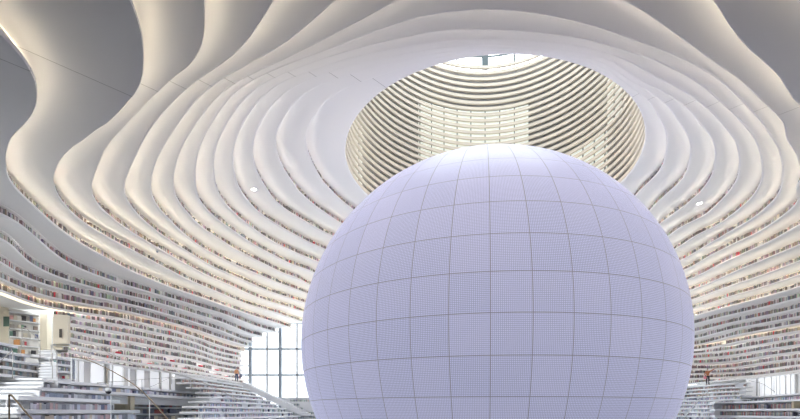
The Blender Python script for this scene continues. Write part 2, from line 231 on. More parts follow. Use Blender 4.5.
2730,2730,2731,2733,2737,2742,2747,2751,2756,2760,2764,2768,2771,2775,2780,2787,2796,2804,2809,2810,2805,2797,2790,2781,2772,2759,2741,2724,2713,2709,2714,2729,2758,2808,2884,2977,3065,3134,3191,3239,3281,3313,3333,3342,3343,3339,3332,3326,3320,3314,3309,3304,3300,3296,3294,3295,3297,3298,3298,3293,3283,3269,3250,3226,3201,3176,3157,3148,3146,3148,3151,3153,3151,3146,3135,3118,3098,3074,3051,3033,3021,3018,3023,3034,3051,3069,3088,3105,3117,3124,3126,3122,3116,3110,3105,3103,3104,3107,3113,3120,3128,3135,3142,3147,3151,3152,3153,3153,3153,3151,3146,3137,3124,3107,3084,3058,3027,2994,2959,2923,2888,2854,2824,2797,2775,2759,2749,2746,2751,2763,2781,2800,2816,2832,2851,2872,2894,2918,2942,2968,2997,3030,3069,3114,3161,3208,3253,3295,3334,3370,3404,3438,3471,3506,3544,3585,3631,3683,3738,3798,3858,3918,3977,4033,4086,4134,4177,4215,4248,4276,4300,4320,4337,4351,4363,4373,4382,4389,4394,4396,4393,4386,4375,4361,4347,4332,4316,4300,4283,4264,4242,4215,4183,4143,4093,4036,3974,3908,3841,3774,3708,3643,3580,3519,3459,3402,3345,3289,3235,3186,3141,3100,3064,3031,2999,2967,2935,2904,2877,2851,2829,2809,2791,2775,2761,2749,2740,2736,2735,2735,2735,2733,2730,2726,2724,2725,2727,2729,2730,2730;
2935,2940,2941,2939,2934,2926,2916,2907,2898,2891,2886,2883,2884,2893,2915,2957,3022,3097,3169,3227,3271,3306,3337,3366,3392,3407,3407,3405,3411,3432,3472,3529,3599,3674,3740,3789,3826,3853,3876,3895,3911,3922,3926,3924,3918,3912,3910,3911,3914,3918,3922,3925,3928,3931,3933,3935,3936,3936,3931,3921,3905,3886,3863,3838,3814,3793,3776,3763,3753,3745,3737,3729,3718,3704,3685,3661,3632,3601,3569,3541,3518,3505,3502,3507,3517,3529,3541,3551,3557,3557,3551,3539,3523,3504,3487,3473,3463,3455,3449,3444,3440,3437,3434,3430,3426,3422,3417,3412,3405,3396,3384,3369,3349,3324,3295,3262,3226,3188,3147,3107,3066,3028,2992,2961,2934,2913,2899,2892,2892,2899,2913,2930,2949,2969,2989,3010,3033,3057,3080,3105,3133,3165,3204,3248,3297,3349,3399,3446,3489,3528,3563,3596,3629,3663,3699,3740,3785,3835,3889,3947,4008,4070,4131,4191,4250,4305,4356,4403,4444,4480,4510,4535,4556,4572,4584,4593,4599,4602,4603,4603,4600,4595,4589,4582,4572,4561,4548,4532,4513,4490,4462,4428,4388,4341,4288,4230,4167,4101,4033,3964,3894,3826,3759,3695,3634,3576,3522,3471,3422,3373,3325,3276,3226,3176,3126,3079,3035,2996,2962,2934,2913,2896,2883,2873,2862,2852,2844,2840,2840,2843,2847,2851,2856,2865,2877,2889,2899,2909,2918,2928;
3075,3086,3091,3091,3085,3075,3061,3044,3027,3011,3000,3002,3027,3080,3159,3259,3371,3485,3589,3676,3746,3800,3844,3880,3913,3948,3991,4042,4099,4161,4228,4297,4364,4424,4472,4508,4534,4558,4587,4624,4662,4692,4710,4718,4718,4713,4708,4704,4702,4703,4706,4710,4716,4722,4726,4727,4724,4713,4695,4672,4644,4613,4582,4551,4522,4497,4475,4456,4440,4427,4415,4403,4391,4377,4358,4335,4306,4272,4236,4200,4166,4137,4114,4098,4086,4079,4074,4069,4063,4053,4038,4017,3989,3958,3925,3892,3861,3834,3809,3788,3769,3752,3738,3725,3713,3702,3691,3679,3664,3647,3626,3601,3572,3538,3500,3458,3415,3369,3323,3278,3233,3191,3152,3117,3087,3062,3044,3033,3028,3030,3039,3053,3073,3095,3115,3134,3152,3170,3190,3214,3242,3277,3322,3376,3436,3497,3554,3606,3650,3687,3719,3747,3774,3803,3835,3874,3918,3969,4025,4085,4147,4211,4275,4337,4399,4457,4512,4562,4605,4642,4672,4696,4713,4725,4731,4733,4731,4726,4719,4712,4705,4701,4699,4696,4692,4685,4676,4662,4644,4621,4592,4557,4515,4468,4417,4363,4307,4246,4182,4115,4047,3978,3910,3846,3786,3732,3683,3639,3596,3551,3503,3450,3390,3327,3264,3205,3153,3107,3067,3034,3006,2983,2962,2943,2926,2912,2901,2893,2889,2887,2888,2892,2902,2918,2940,2967,2995,3020,3041,3059;
3136,3154,3165,3170,3167,3159,3146,3133,3126,3132,3155,3199,3264,3351,3457,3574,3696,3814,3921,4014,4094,4161,4222,4280,4341,4408,4478,4549,4622,4698,4775,4851,4926,4998,5066,5133,5199,5266,5335,5403,5462,5503,5524,5530,5526,5515,5501,5487,5474,5464,5456,5450,5447,5444,5440,5434,5421,5399,5368,5332,5293,5253,5214,5177,5143,5114,5088,5067,5050,5036,5026,5017,5010,5001,4989,4971,4945,4912,4871,4826,4779,4733,4689,4650,4614,4583,4554,4527,4500,4472,4442,4408,4370,4329,4285,4239,4195,4153,4115,4081,4050,4023,3998,3976,3956,3937,3919,3899,3878,3854,3826,3792,3753,3710,3665,3617,3568,3518,3468,3419,3372,3327,3285,3247,3214,3186,3163,3147,3136,3132,3133,3139,3149,3162,3175,3189,3204,3223,3246,3271,3300,3338,3387,3451,3525,3604,3678,3740,3787,3819,3842,3859,3876,3897,3925,3962,4008,4063,4125,4194,4267,4342,4416,4487,4553,4614,4669,4716,4757,4790,4816,4835,4848,4854,4855,4852,4845,4836,4826,4816,4808,4801,4795,4790,4786,4780,4773,4763,4749,4732,4710,4683,4651,4614,4571,4523,4469,4408,4342,4271,4198,4124,4051,3982,3918,3862,3812,3768,3727,3687,3642,3589,3524,3453,3384,3321,3264,3214,3170,3132,3100,3072,3045,3020,2999,2983,2970,2959,2949,2943,2939,2940,2947,2959,2977,2999,3025,3055,3085,3112;
3202,3218,3225,3225,3219,3211,3205,3210,3230,3267,3323,3398,3489,3595,3712,3834,3956,4072,4175,4265,4344,4414,4478,4541,4607,4682,4766,4855,4946,5037,5127,5216,5305,5392,5479,5566,5652,5737,5819,5894,5958,6007,6041,6060,6066,6063,6053,6038,6020,6002,5982,5963,5943,5922,5899,5874,5846,5815,5781,5746,5709,5671,5635,5600,5567,5538,5511,5488,5468,5451,5437,5424,5411,5398,5383,5365,5342,5310,5270,5222,5170,5118,5066,5015,4966,4919,4874,4829,4785,4740,4694,4646,4597,4546,4495,4446,4398,4354,4312,4273,4237,4204,4173,4144,4116,4090,4062,4034,4005,3972,3937,3898,3857,3813,3766,3717,3667,3617,3566,3517,3469,3423,3380,3341,3306,3275,3249,3227,3211,3200,3193,3190,3192,3197,3207,3222,3243,3268,3296,3326,3360,3401,3457,3532,3619,3707,3784,3842,3877,3892,3897,3898,3902,3915,3938,3974,4021,4081,4151,4230,4316,4407,4496,4581,4658,4726,4786,4837,4880,4913,4938,4955,4965,4968,4965,4958,4948,4937,4924,4911,4899,4889,4879,4871,4864,4858,4852,4846,4837,4827,4813,4795,4773,4744,4710,4668,4616,4555,4485,4409,4328,4247,4167,4089,4016,3949,3889,3836,3786,3736,3681,3620,3556,3495,3439,3387,3336,3286,3238,3193,3151,3113,3082,3055,3032,3012,2997,2985,2977,2970,2965,2962,2963,2971,2989,3016,3053,3096,3139,3175;
3255,3262,3260,3252,3244,3241,3250,3275,3318,3377,3452,3542,3643,3753,3869,3988,4105,4217,4322,4419,4508,4592,4671,4749,4829,4910,4992,5077,5163,5251,5340,5428,5517,5604,5690,5775,5858,5939,6017,6091,6158,6214,6258,6290,6310,6320,6319,6311,6296,6276,6251,6223,6192,6159,6125,6089,6052,6016,5981,5946,5913,5880,5848,5817,5787,5758,5731,5705,5680,5656,5631,5606,5579,5551,5520,5486,5451,5416,5381,5345,5306,5264,5220,5174,5126,5077,5027,4976,4924,4871,4818,4763,4708,4654,4601,4550,4502,4456,4414,4374,4336,4300,4265,4232,4199,4167,4134,4100,4065,4028,3989,3948,3905,3861,3814,3767,3718,3669,3621,3573,3527,3482,3440,3401,3366,3334,3307,3284,3266,3253,3245,3242,3244,3253,3267,3287,3311,3339,3369,3401,3440,3489,3551,3621,3691,3753,3799,3827,3843,3850,3854,3856,3862,3874,3894,3924,3966,4021,4090,4172,4265,4366,4471,4575,4673,4762,4841,4907,4960,5001,5031,5049,5057,5057,5050,5038,5022,5005,4986,4968,4951,4936,4923,4913,4905,4899,4894,4889,4884,4877,4867,4854,4835,4810,4777,4736,4685,4626,4558,4484,4406,4326,4246,4168,4095,4028,3967,3913,3865,3819,3775,3729,3678,3620,3557,3492,3429,3368,3312,3260,3212,3170,3132,3098,3067,3040,3019,3005,2996,2992,2991,2992,2997,3005,3023,3054,3098,3149,3197,3233;
3181,3201,3213,3222,3233,3249,3276,3317,3372,3442,3526,3621,3725,3836,3951,4068,4184,4296,4403,4505,4601,4692,4779,4864,4947,5030,5112,5194,5277,5360,5444,5528,5612,5695,5778,5858,5936,6012,6085,6153,6214,6268,6313,6348,6373,6388,6393,6388,6376,6357,6332,6302,6268,6232,6194,6155,6116,6079,6043,6010,5977,5947,5917,5889,5862,5834,5807,5780,5752,5723,5693,5661,5627,5592,5556,5519,5482,5445,5409,5374,5337,5299,5259,5217,5172,5125,5075,5024,4971,4917,4862,4807,4752,4698,4646,4595,4547,4501,4458,4417,4378,4340,4303,4267,4231,4196,4159,4123,4085,4045,4005,3963,3920,3875,3829,3783,3736,3690,3643,3598,3554,3512,3472,3435,3401,3371,3345,3323,3306,3293,3286,3284,3287,3296,3311,3333,3360,3393,3432,3475,3525,3579,3632,3678,3711,3728,3733,3735,3743,3756,3773,3789,3804,3819,3837,3861,3896,3944,4009,4093,4195,4313,4440,4567,4689,4800,4895,4975,5037,5083,5113,5129,5133,5126,5111,5089,5064,5036,5008,4982,4958,4938,4921,4909,4900,4894,4891,4888,4885,4880,4873,4862,4845,4821,4789,4749,4701,4644,4579,4509,4433,4356,4278,4203,4131,4065,4005,3950,3901,3854,3809,3761,3710,3654,3594,3531,3465,3398,3333,3271,3215,3165,3122,3084,3052,3026,3008,2996,2989,2984,2981,2979,2979,2983,2994,3012,3039,3075,3116,3153;
3113,3131,3149,3167,3190,3218,3256,3306,3368,3443,3532,3633,3744,3862,3982,4103,4222,4335,4442,4542,4636,4724,4809,4891,4972,5053,5135,5217,5300,5384,5468,5552,5636,5717,5798,5876,5951,6022,6089,6151,6207,6256,6297,6329,6352,6366,6371,6368,6356,6337,6313,6283,6249,6212,6173,6134,6096,6060,6026,5994,5964,5937,5910,5885,5860,5835,5810,5784,5757,5729,5700,5669,5637,5604,5570,5534,5499,5462,5425,5387,5348,5307,5265,5221,5175,5127,5077,5026,4973,4920,4866,4812,4758,4706,4655,4606,4558,4513,4470,4429,4389,4350,4312,4274,4237,4199,4161,4122,4083,4042,4000,3958,3914,3870,3825,3780,3734,3689,3645,3602,3560,3520,3483,3449,3418,3390,3366,3347,3332,3321,3315,3313,3316,3323,3336,3353,3375,3405,3443,3491,3550,3611,3665,3702,3720,3724,3720,3717,3722,3736,3757,3778,3794,3806,3817,3834,3862,3909,3979,4076,4200,4343,4496,4645,4783,4902,5002,5082,5141,5182,5204,5211,5203,5184,5156,5121,5082,5041,5002,4965,4933,4907,4887,4873,4864,4860,4858,4858,4858,4857,4853,4845,4831,4811,4782,4745,4699,4644,4580,4510,4434,4355,4275,4197,4121,4051,3988,3931,3881,3834,3790,3746,3698,3644,3585,3523,3459,3394,3331,3270,3214,3163,3118,3080,3050,3028,3012,3001,2994,2989,2985,2982,2982,2987,2996,3011,3030,3051,3073,3094;
3073,3083,3096,3113,3136,3168,3209,3263,3330,3411,3505,3613,3730,3854,3981,4108,4229,4344,4449,4546,4636,4720,4801,4879,4957,5037,5119,5203,5288,5374,5459,5545,5628,5711,5790,5866,5939,6007,6070,6128,6179,6223,6259,6287,6307,6319,6322,6318,6306,6287,6263,6234,6201,6165,6127,6089,6052,6018,5986,5957,5930,5905,5881,5859,5836,5814,5791,5768,5743,5718,5692,5664,5635,5605,5574,5541,5506,5470,5432,5392,5351,5307,5262,5216,5168,5118,5067,5015,4962,4909,4855,4802,4750,4699,4649,4601,4555,4511,4469,4428,4389,4350,4312,4274,4235,4196,4157,4117,4076,4033,3991,3947,3902,3857,3812,3766,3721,3676,3633,3590,3550,3511,3476,3444,3416,3392,3372,3356,3346,3340,3338,3342,3349,3362,3378,3400,3426,3458,3497,3546,3604,3667,3727,3773,3796,3794,3771,3744,3730,3736,3755,3777,3795,3805,3813,3826,3851,3898,3972,4081,4226,4400,4580,4744,4887,5007,5105,5181,5235,5269,5283,5280,5262,5232,5192,5145,5094,5041,4991,4944,4904,4873,4851,4836,4827,4823,4824,4826,4830,4832,4832,4828,4818,4801,4777,4743,4700,4647,4585,4514,4437,4355,4272,4189,4109,4034,3967,3908,3858,3813,3770,3725,3677,3625,3569,3509,3447,3383,3320,3261,3206,3158,3117,3084,3058,3039,3025,3014,3006,2999,2993,2988,2986,2989,2998,3012,3027,3041,3053,3063;
3033,3037,3045,3058,3079,3111,3155,3213,3285,3372,3472,3586,3708,3836,3965,4092,4213,4327,4433,4531,4622,4708,4790,4871,4950,5031,5113,5196,5281,5367,5453,5539,5623,5705,5785,5860,5931,5997,6058,6111,6159,6198,6231,6255,6272,6281,6283,6278,6266,6248,6225,6198,6168,6135,6101,6066,6032,6000,5969,5941,5914,5889,5866,5843,5821,5799,5778,5756,5733,5709,5685,5659,5632,5603,5573,5541,5506,5470,5432,5391,5348,5304,5257,5209,5159,5108,5056,5004,4951,4898,4845,4793,4742,4692,4644,4598,4554,4511,4470,4430,4392,4354,4316,4278,4239,4199,4159,4117,4074,4030,3985,3939,3892,3845,3797,3749,3701,3654,3608,3564,3522,3483,3447,3416,3389,3368,3352,3342,3337,3339,3346,3357,3374,3394,3418,3444,3475,3510,3552,3605,3670,3748,3831,3902,3942,3935,3876,3799,3749,3736,3750,3773,3792,3802,3810,3821,3845,3890,3963,4069,4207,4372,4548,4721,4880,5017,5129,5216,5277,5314,5329,5324,5302,5267,5221,5168,5110,5052,4997,4946,4902,4866,4839,4821,4810,4806,4806,4810,4815,4820,4823,4822,4816,4803,4782,4751,4711,4661,4601,4533,4457,4377,4295,4212,4133,4058,3991,3932,3880,3834,3792,3749,3701,3646,3585,3519,3451,3383,3316,3254,3199,3153,3116,3087,3065,3048,3036,3028,3022,3017,3012,3008,3006,3006,3010,3015,3021,3026,3029,3031;
2984,2980,2981,2990,3009,3043,3094,3163,3249,3351,3466,3589,3718,3847,3975,4098,4216,4326,4430,4527,4618,4705,4788,4870,4951,5033,5116,5200,5286,5372,5459,5545,5630,5713,5792,5867,5937,6002,6060,6111,6155,6192,6221,6242,6256,6263,6263,6257,6246,6229,6208,6184,6157,6128,6097,6066,6035,6005,5975,5947,5919,5893,5869,5845,5822,5799,5777,5755,5732,5708,5684,5659,5632,5603,5573,5541,5506,5470,5431,5389,5346,5301,5253,5204,5154,5102,5050,4997,4944,4891,4839,4788,4738,4690,4643,4599,4556,4515,4476,4439,4402,4365,4328,4291,4253,4213,4171,4128,4083,4036,3987,3937,3886,3834,3781,3727,3673,3620,3567,3517,3469,3425,3385,3351,3322,3300,3285,3279,3280,3290,3308,3334,3366,3403,3444,3488,3533,3583,3639,3702,3769,3831,3878,3901,3895,3860,3807,3757,3730,3730,3749,3772,3789,3797,3802,3812,3836,3881,3956,4063,4203,4368,4546,4723,4887,5029,5147,5237,5301,5339,5353,5348,5324,5286,5238,5182,5122,5062,5004,4951,4905,4868,4840,4820,4809,4804,4805,4810,4817,4824,4829,4832,4829,4819,4802,4776,4740,4694,4637,4571,4498,4418,4334,4250,4166,4087,4013,3946,3887,3832,3781,3730,3677,3621,3562,3500,3437,3373,3312,3255,3203,3158,3119,3087,3060,3039,3024,3012,3004,2999,2995,2993,2992,2992,2993,2995,2996,2995,2993,2989;
2904,2893,2886,2888,2903,2938,2996,3081,3190,3319,3460,3603,3744,3879,4007,4127,4239,4345,4443,4536,4624,4709,4791,4872,4953,5036,5120,5206,5294,5382,5470,5557,5643,5726,5805,5880,5950,6014,6070,6119,6161,6194,6220,6239,6251,6256,6255,6249,6238,6222,6203,6180,6156,6129,6101,6073,6044,6015,5986,5958,5931,5904,5879,5854,5830,5807,5784,5761,5737,5713,5689,5663,5636,5607,5576,5544,5509,5472,5432,5390,5346,5300,5252,5202,5151,5099,5047,4994,4941,4889,4837,4786,4737,4690,4644,4601,4560,4522,4484,4449,4414,4379,4344,4308,4271,4232,4191,4147,4100,4050,3996,3941,3882,3822,3759,3695,3630,3566,3502,3441,3382,3328,3278,3234,3197,3168,3147,3136,3136,3147,3169,3203,3249,3305,3369,3437,3503,3564,3619,3671,3721,3762,3786,3788,3776,3760,3744,3735,3739,3754,3771,3786,3793,3795,3796,3804,3827,3874,3952,4067,4221,4405,4597,4778,4936,5070,5177,5258,5314,5345,5356,5347,5321,5283,5234,5178,5119,5059,5001,4948,4903,4867,4840,4823,4813,4809,4811,4817,4825,4833,4840,4845,4845,4839,4825,4803,4772,4730,4676,4613,4539,4459,4373,4284,4194,4105,4019,3939,3866,3799,3735,3674,3613,3551,3486,3420,3356,3297,3242,3191,3145,3102,3062,3025,2993,2966,2945,2929,2918,2911,2907,2906,2908,2912,2918,2923,2926,2927,2924,2915;
2766,2761,2759,2764,2782,2818,2881,2977,3111,3271,3439,3599,3747,3885,4012,4130,4240,4344,4441,4532,4620,4705,4788,4870,4953,5037,5123,5210,5298,5387,5475,5562,5647,5730,5808,5883,5951,6014,6069,6116,6155,6187,6211,6229,6240,6245,6244,6238,6228,6213,6195,6175,6151,6126,6100,6072,6045,6017,5990,5963,5937,5911,5886,5862,5838,5814,5790,5766,5742,5717,5691,5665,5637,5608,5576,5543,5508,5471,5431,5388,5343,5296,5247,5197,5146,5094,5042,4989,4937,4885,4834,4784,4735,4689,4644,4601,4561,4522,4485,4450,4415,4380,4345,4310,4272,4234,4192,4148,4100,4048,3991,3927,3859,3786,3710,3633,3554,3476,3399,3324,3252,3184,3121,3064,3013,2970,2936,2911,2896,2892,2899,2918,2948,2990,3037,3086,3132,3174,3211,3244,3274,3305,3343,3398,3465,3539,3611,3674,3722,3754,3775,3786,3790,3791,3794,3806,3834,3885,3965,4079,4229,4409,4594,4765,4914,5037,5136,5210,5262,5292,5302,5296,5275,5241,5199,5150,5097,5043,4991,4944,4903,4870,4846,4829,4820,4816,4817,4821,4826,4833,4838,4840,4839,4832,4819,4798,4768,4728,4677,4615,4545,4466,4382,4293,4202,4110,4017,3924,3831,3738,3648,3559,3473,3391,3314,3246,3184,3128,3077,3029,2985,2944,2906,2871,2840,2814,2794,2779,2769,2763,2760,2761,2763,2768,2773,2777,2780,2781,2778,2773"""
CX, CY = 7.0, 36.0
TOP, PITCH, SLAB = 17.76, .60, .14
Y_BACK, Y_FRONT = 63.0, -12.0               # the glazed ends of the hall
N = 720
raw = [np.array([int(a) for a in r.split(',')], float) / 100 for r in TABLE.replace('\n', '').split(';')]
def resample(a):
    n = len(a); x = np.arange(N) * n / N; i = np.floor(x).astype(int); t = x - i
    p0, p1, p2, p3 = (a[(i + k) % n] for k in (-1, 0, 1, 2))
    return .5*((2*p1) + (p2-p0)*t + (2*p0-5*p1+4*p2-p3)*t**2 + (3*p1-p0-3*p2+p3)*t**3)
R = [resample(a) for a in raw]
ANG = -math.pi + 2*math.pi*np.arange(N)/N
COS, SIN = np.cos(ANG), np.sin(ANG)
def zt(t): return ZC + TOP - PITCH*t
LIM = np.where(SIN > 1e-6, (Y_BACK - CY)/np.maximum(SIN, 1e-6), np.where(SIN < -1e-6, (Y_FRONT - CY)/np.minimum(SIN, -1e-6), 1e9))
def clip(r): return np.minimum(r, LIM)
def P(r, i, z): return (CX + r*COS[i], CY + r*SIN[i], z)
def in_alcove(t, i):
    """the recess with the doorway at the left end, where the lower shelves stop"""
    if t < 18 or t > 23: return False
    x, y = CX + R[t][i]*COS[i], CY + R[t][i]*SIN[i]
    return x < -5 and (y <= 1 or x/y < -.664)
SET = .10
RB = [np.maximum(R[t], R[t+1]) + SET for t in range(24)]     # front of the books between slab t (above) and t+1 (below)
def outer(t):
    o = R[t] + .5
    if t > 0: o = np.maximum(o, RB[t-1] + .36)
    if t < 24: o = np.maximum(o, RB[t] + .36)
    if t == 17:
        for i in range(N):
            if in_alcove(18, i): o[i] = max(o[i], R[17][i] + 6.5)
    return o

plaster = plaster_material()
LEDS = {0:.35, 1:.5, 2:.62, 3:.75, 4:.85, 5:.95, 6:1.0, 7:1.1, 8:1.15, 9:1.15, 10:1.1, 11:1}
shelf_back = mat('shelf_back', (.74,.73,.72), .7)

PLACE = {0:'flat white ring round the oculus above the sphere', 24:'white floor slab of the gallery under the lowest book tier'}
ORD = ['', 'first','second','third','fourth','fifth','sixth','seventh','eighth','ninth','tenth','eleventh','twelfth','thirteenth','fourteenth','fifteenth','sixteenth','seventeenth','eighteenth','nineteenth','twentieth','twenty-first','twenty-second','twenty-third','twenty-fourth']

def ring(mb, r0, r1, zb, zt_, skip, soft=1.0):
    """horizontal slab between plan radii r0 < r1"""
    a, b = clip(r0), clip(r1)
    for i in range(N):
        j = (i+1) % N
        if skip(i) or skip(j): continue
        if b[i]-a[i] < 1e-3 and b[j]-a[j] < 1e-3: continue
        k0, k1 = min(.12*soft, (b[i]-a[i])*.5), min(.12*soft, (b[j]-a[j])*.5)
        prof = [(1, 0), (.62, .006*soft), (.30, .022*soft), (.08, .048*soft), (0, .08*soft)]      # softly rounded lip
        mb.face([P(a[i]+k0,i,zb), P(b[i],i,zb), P(b[j],j,zb), P(a[j]+k1,j,zb)])
        for (f0, h0), (f1, h1) in zip(prof[:-1], prof[1:]):
            mb.face([P(a[i]+k0*f1,i,zb+h1), P(a[i]+k0*f0,i,zb+h0), P(a[j]+k1*f0,j,zb+h0), P(a[j]+k1*f1,j,zb+h1)])
        mb.face([P(a[i],i,zt_), P(a[j],j,zt_), P(b[j],j,zt_), P(b[i],i,zt_)])
        mb.face([P(a[i],i,zb+.08*soft), P(a[j],j,zb+.08*soft), P(a[j],j,zt_), P(a[i],i,zt_)])
        mb.face([P(b[i],i,zb), P(b[i],i,zt_), P(b[j],j,zt_), P(b[j],j,zb)])

def wall(mb, r, z0, z1, skip):
    a = clip(r)
    for i in range(N):
        j = (i+1) % N
        if skip(i) or skip(j) or (r[i] > LIM[i] and r[j] > LIM[j]): continue
        mb.face([P(a[i],i,z0), P(a[j],j,z0), P(a[j],j,z1), P(a[i],i,z1)])
        b0, b1 = a[i]+.04, a[j]+.04
        mb.face([P(b0,i,z0), P(b0,i,z1), P(b1,j,z1), P(b1,j,z0)])

def tier_label(t):
    if t in PLACE: return PLACE[t]
    if t <= 12: return f'wavy white ceiling tier, {ORD[t]} step outward from the oculus rim'
    return f'curved white wall tier with books behind its lip, {ORD[24-t]} up from the gallery floor'

for t in range(25):
    mb = MB(); ring(mb, R[t], outer(t), zt(t), zt(t)+SLAB, lambda i: in_alcove(t, i), 1.0 if t <= 6 else .65 if t <= 9 else .25)
    s = mb.build('ceiling_slab' if t <= 12 else 'wall_slab' if t < 24 else 'floor_slab', plaster)
    tag(s, tier_label(t), 'ceiling tier' if t <= 12 else 'shelf tier' if t < 24 else 'gallery floor', kind='structure')
    if t < 24:
        bk = MB(); wall(bk, RB[t]+.32, zt(t+1)+SLAB, zt(t), lambda i: in_alcove(t, i) or in_alcove(t+1, i))
        bk.build('back_panel', shelf_back, s)
    ls = LEDS.get(t, 0)
    if ls and t < 24:
        # warm LED strip lying on the front edge of the shelf below, in front of the row of books
        st, hs = MB(), MB(); a = clip(R[t+1]+.060); b = clip(R[t+1]+.068); z = zt(t+1)+SLAB+.001
        for i in range(N):
            j = (i+1) % N
            if in_alcove(t+1, i) or in_alcove(t+1, j) or b[i]-a[i] < 1e-3: continue
            st.face([P(a[i],i,z), P(a[j],j,z), P(a[j],j,z+.014), P(a[i],i,z+.014)])
            hs.face([P(b[i],i,z), P(b[i],i,z+.016), P(b[j],j,z+.016), P(b[j],j,z)])
        hs.build('strip_housing', shelf_back, s)
        tp = MB(); a = clip(RB[t]+.20); b = clip(RB[t]+.25); z = zt(t+1)+SLAB+.37
        for i in range(N):
            j = (i+1) % N
            if in_alcove(t+1, i) or in_alcove(t+1, j) or b[i]-a[i] < 1e-3: continue
            tp.face([P(a[i],i,z), P(b[i],i,z), P(b[j],j,z), P(a[j],j,z)])
        tp.build('led_strip', mat('warm_led', (.9,.8,.6), .5, emit=(1,.87,.65), estr=LED2*ls), s)
        st.build('led_strip', mat('warm_led', (.9,.8,.6), .5, emit=(1, .95-.08*min(t/7,1), .86-.20*min(t/7,1)), estr=LED*ls), s)

    if 12 <= t <= 23:
        # added fill strip under the lip, brightening books; the warm tier has a real glow
        st, hs = MB(), MB(); r0 = np.maximum(R[t], R[t+1]); a = clip(r0+.03); b = clip(r0+.06); z = zt(t)-.004
        for i in range(N):
            j = (i+1) % N
            if in_alcove(t+1, i) or in_alcove(t+1, j) or in_alcove(t, i) or in_alcove(t, j) or b[i]-a[i] < 1e-3: continue
            st.face([P(a[i],i,z-.03), P(b[i],i,z), P(b[j],j,z), P(a[j],j,z-.03)])
            hs.face([P(a[i]-.004,i,z-.034), P(a[j]-.004,j,z-.034), P(b[j]-.004,j,z+.003), P(b[i]-.004,i,z+.003)])
        st.build('fill_strip', mat('fill_strip', (.9,.9,.9), .5, emit=(1,.80,.55) if t == 16 else (1,.96,.92), estr=SHELF*(1.6 if t == 16 else .5 if t < 16 else 1)), s)
        hs.build('strip_housing', shelf_back, s)

    if t == 24:
        # fill strip added under the gallery floor nosing to brighten the stepped seating
        st, hs = MB(), MB(); a, b = clip(R[24]+.05), clip(R[24]+.09); z = zt(24)-.004
        for i in range(N):
            j = (i+1) % N; x, y = CX+a[i]*COS[i], CY+a[i]*SIN[i]
            if y < 20 or y > 61: continue
            px = 400+FPX*x/y
            if 172 < px < 240 or 668 < px < 748:
                st.face([P(a[i],i,z-.03), P(b[i],i,z), P(b[j],j,z), P(a[j],j,z-.03)])
                hs.face([P(a[i]-.004,i,z-.034), P(a[j]-.004,j,z-.034), P(b[j]-.004,j,z+.003), P(b[i]-.004,i,z+.003)])
        st.build('fill_strip', mat('nosing_fill_strip', (.9,.9,.9), .5, emit=(.97,.98,1), estr=NOSE_FILL), s)
        hs.build('strip_housing', shelf_back, s)

# ------------------------------------------------------------------ oculus drum with its slats
slat_mat = noise_mat('pale_timber_slats', (.77,.69,.58), (.73,.65,.54), 3., .55)
drum_dark = mat('drum_dark_panel', (.30,.29,.28), .5)
drum_light = mat('drum_pale_glazing', (.70,.71,.66), .25, emit=(.93,1,.92), estr=.45)
mullion_mat = mat('grey_mullion', (.30,.31,.33), .4, .2)
steel_white = mat('white_steel', (.8,.82,.83), .4)
glass = glass_material()
DZ0, DZ1, CLER = ZC+TOP+.12, ZC+33.9, ZC+36.6
drum = empty('oculus_drum', (CX, CY, DZ0), 'round shaft above the oculus ringed by pale horizontal slats', 'skylight shaft', kind='structure')
NSLAT = 28
for k in range(NSLAT):
    z = DZ0 + .10 + k*(DZ1 - DZ0 - .3)/(NSLAT-1)
    mb = MB(); r0, r1 = R[0]+.02, R[0]+.20
    for i in range(0, N, 2):
        j = (i+2) % N
        for (ra, za, rb_, zb) in ((r0,z,r1,z),(r0,z+.27,r0,z),(r1,z+.27,r0,z+.27),(r1,z,r1,z+.27)):
            mb.face([P(ra[i],i,za), P(rb_[i],i,zb), P(rb_[j],j,zb), P(ra[j],j,za)])
    mb.build('slat', slat_mat, drum, smooth=False)
# backing wall in panels, some of them pale glazing
dk, lt = MB(), MB()
rw = R[0] + .75
BAYS = 60
prev = [int(round(k*N/BAYS)) for k in range(BAYS+1)]
def pale(deg, z):
    if 66 <= deg <= 116: return z < ZC+30.2
    if 20 <= deg <= 27: return ZC+24 < z < ZC+30
    if 150 <= deg <= 176: return z < ZC+23.5
    if 30 <= deg <= 52: return z < ZC+24.6
    if -8 <= deg <= 6: return z < ZC+25
    return False
LEV = 8
for k in range(BAYS):
    ia, ib = prev[k], prev[k+1]
    for q in range(LEV):
        za, zb = DZ0 + (DZ1-DZ0)*q/LEV, DZ0 + (DZ1-DZ0)*(q+1)/LEV
        dg = math.degrees(ANG[(ia+ib)//2 % N])
        m_ = lt if pale(dg, (za+zb)/2) else dk
        for i in range(ia, ib, 3):
            i2 = min(i+3, ib)
            m_.face([P(rw[i%N],i%N,za), P(rw[i2%N],i2%N,za), P(rw[i2%N],i2%N,zb), P(rw[i%N],i%N,zb)])
            m_.face([P(rw[i%N]+.05,i%N,za), P(rw[i%N]+.05,i%N,zb), P(rw[i2%N]+.05,i2%N,zb), P(rw[i2%N]+.05,i2%N,za)])
dk.build('dark_wall_panel', drum_dark, drum); lt.build('pale_glazing_panel', drum_light, drum)
mu = MB()
for k in range(BAYS):
    i = prev[k]
    mu.bar(P(R[0][i]+.45,i,DZ0), P(R[0][i]+.45,i,DZ1), .10, .10)
mu.build('mullion', mullion_mat, drum)
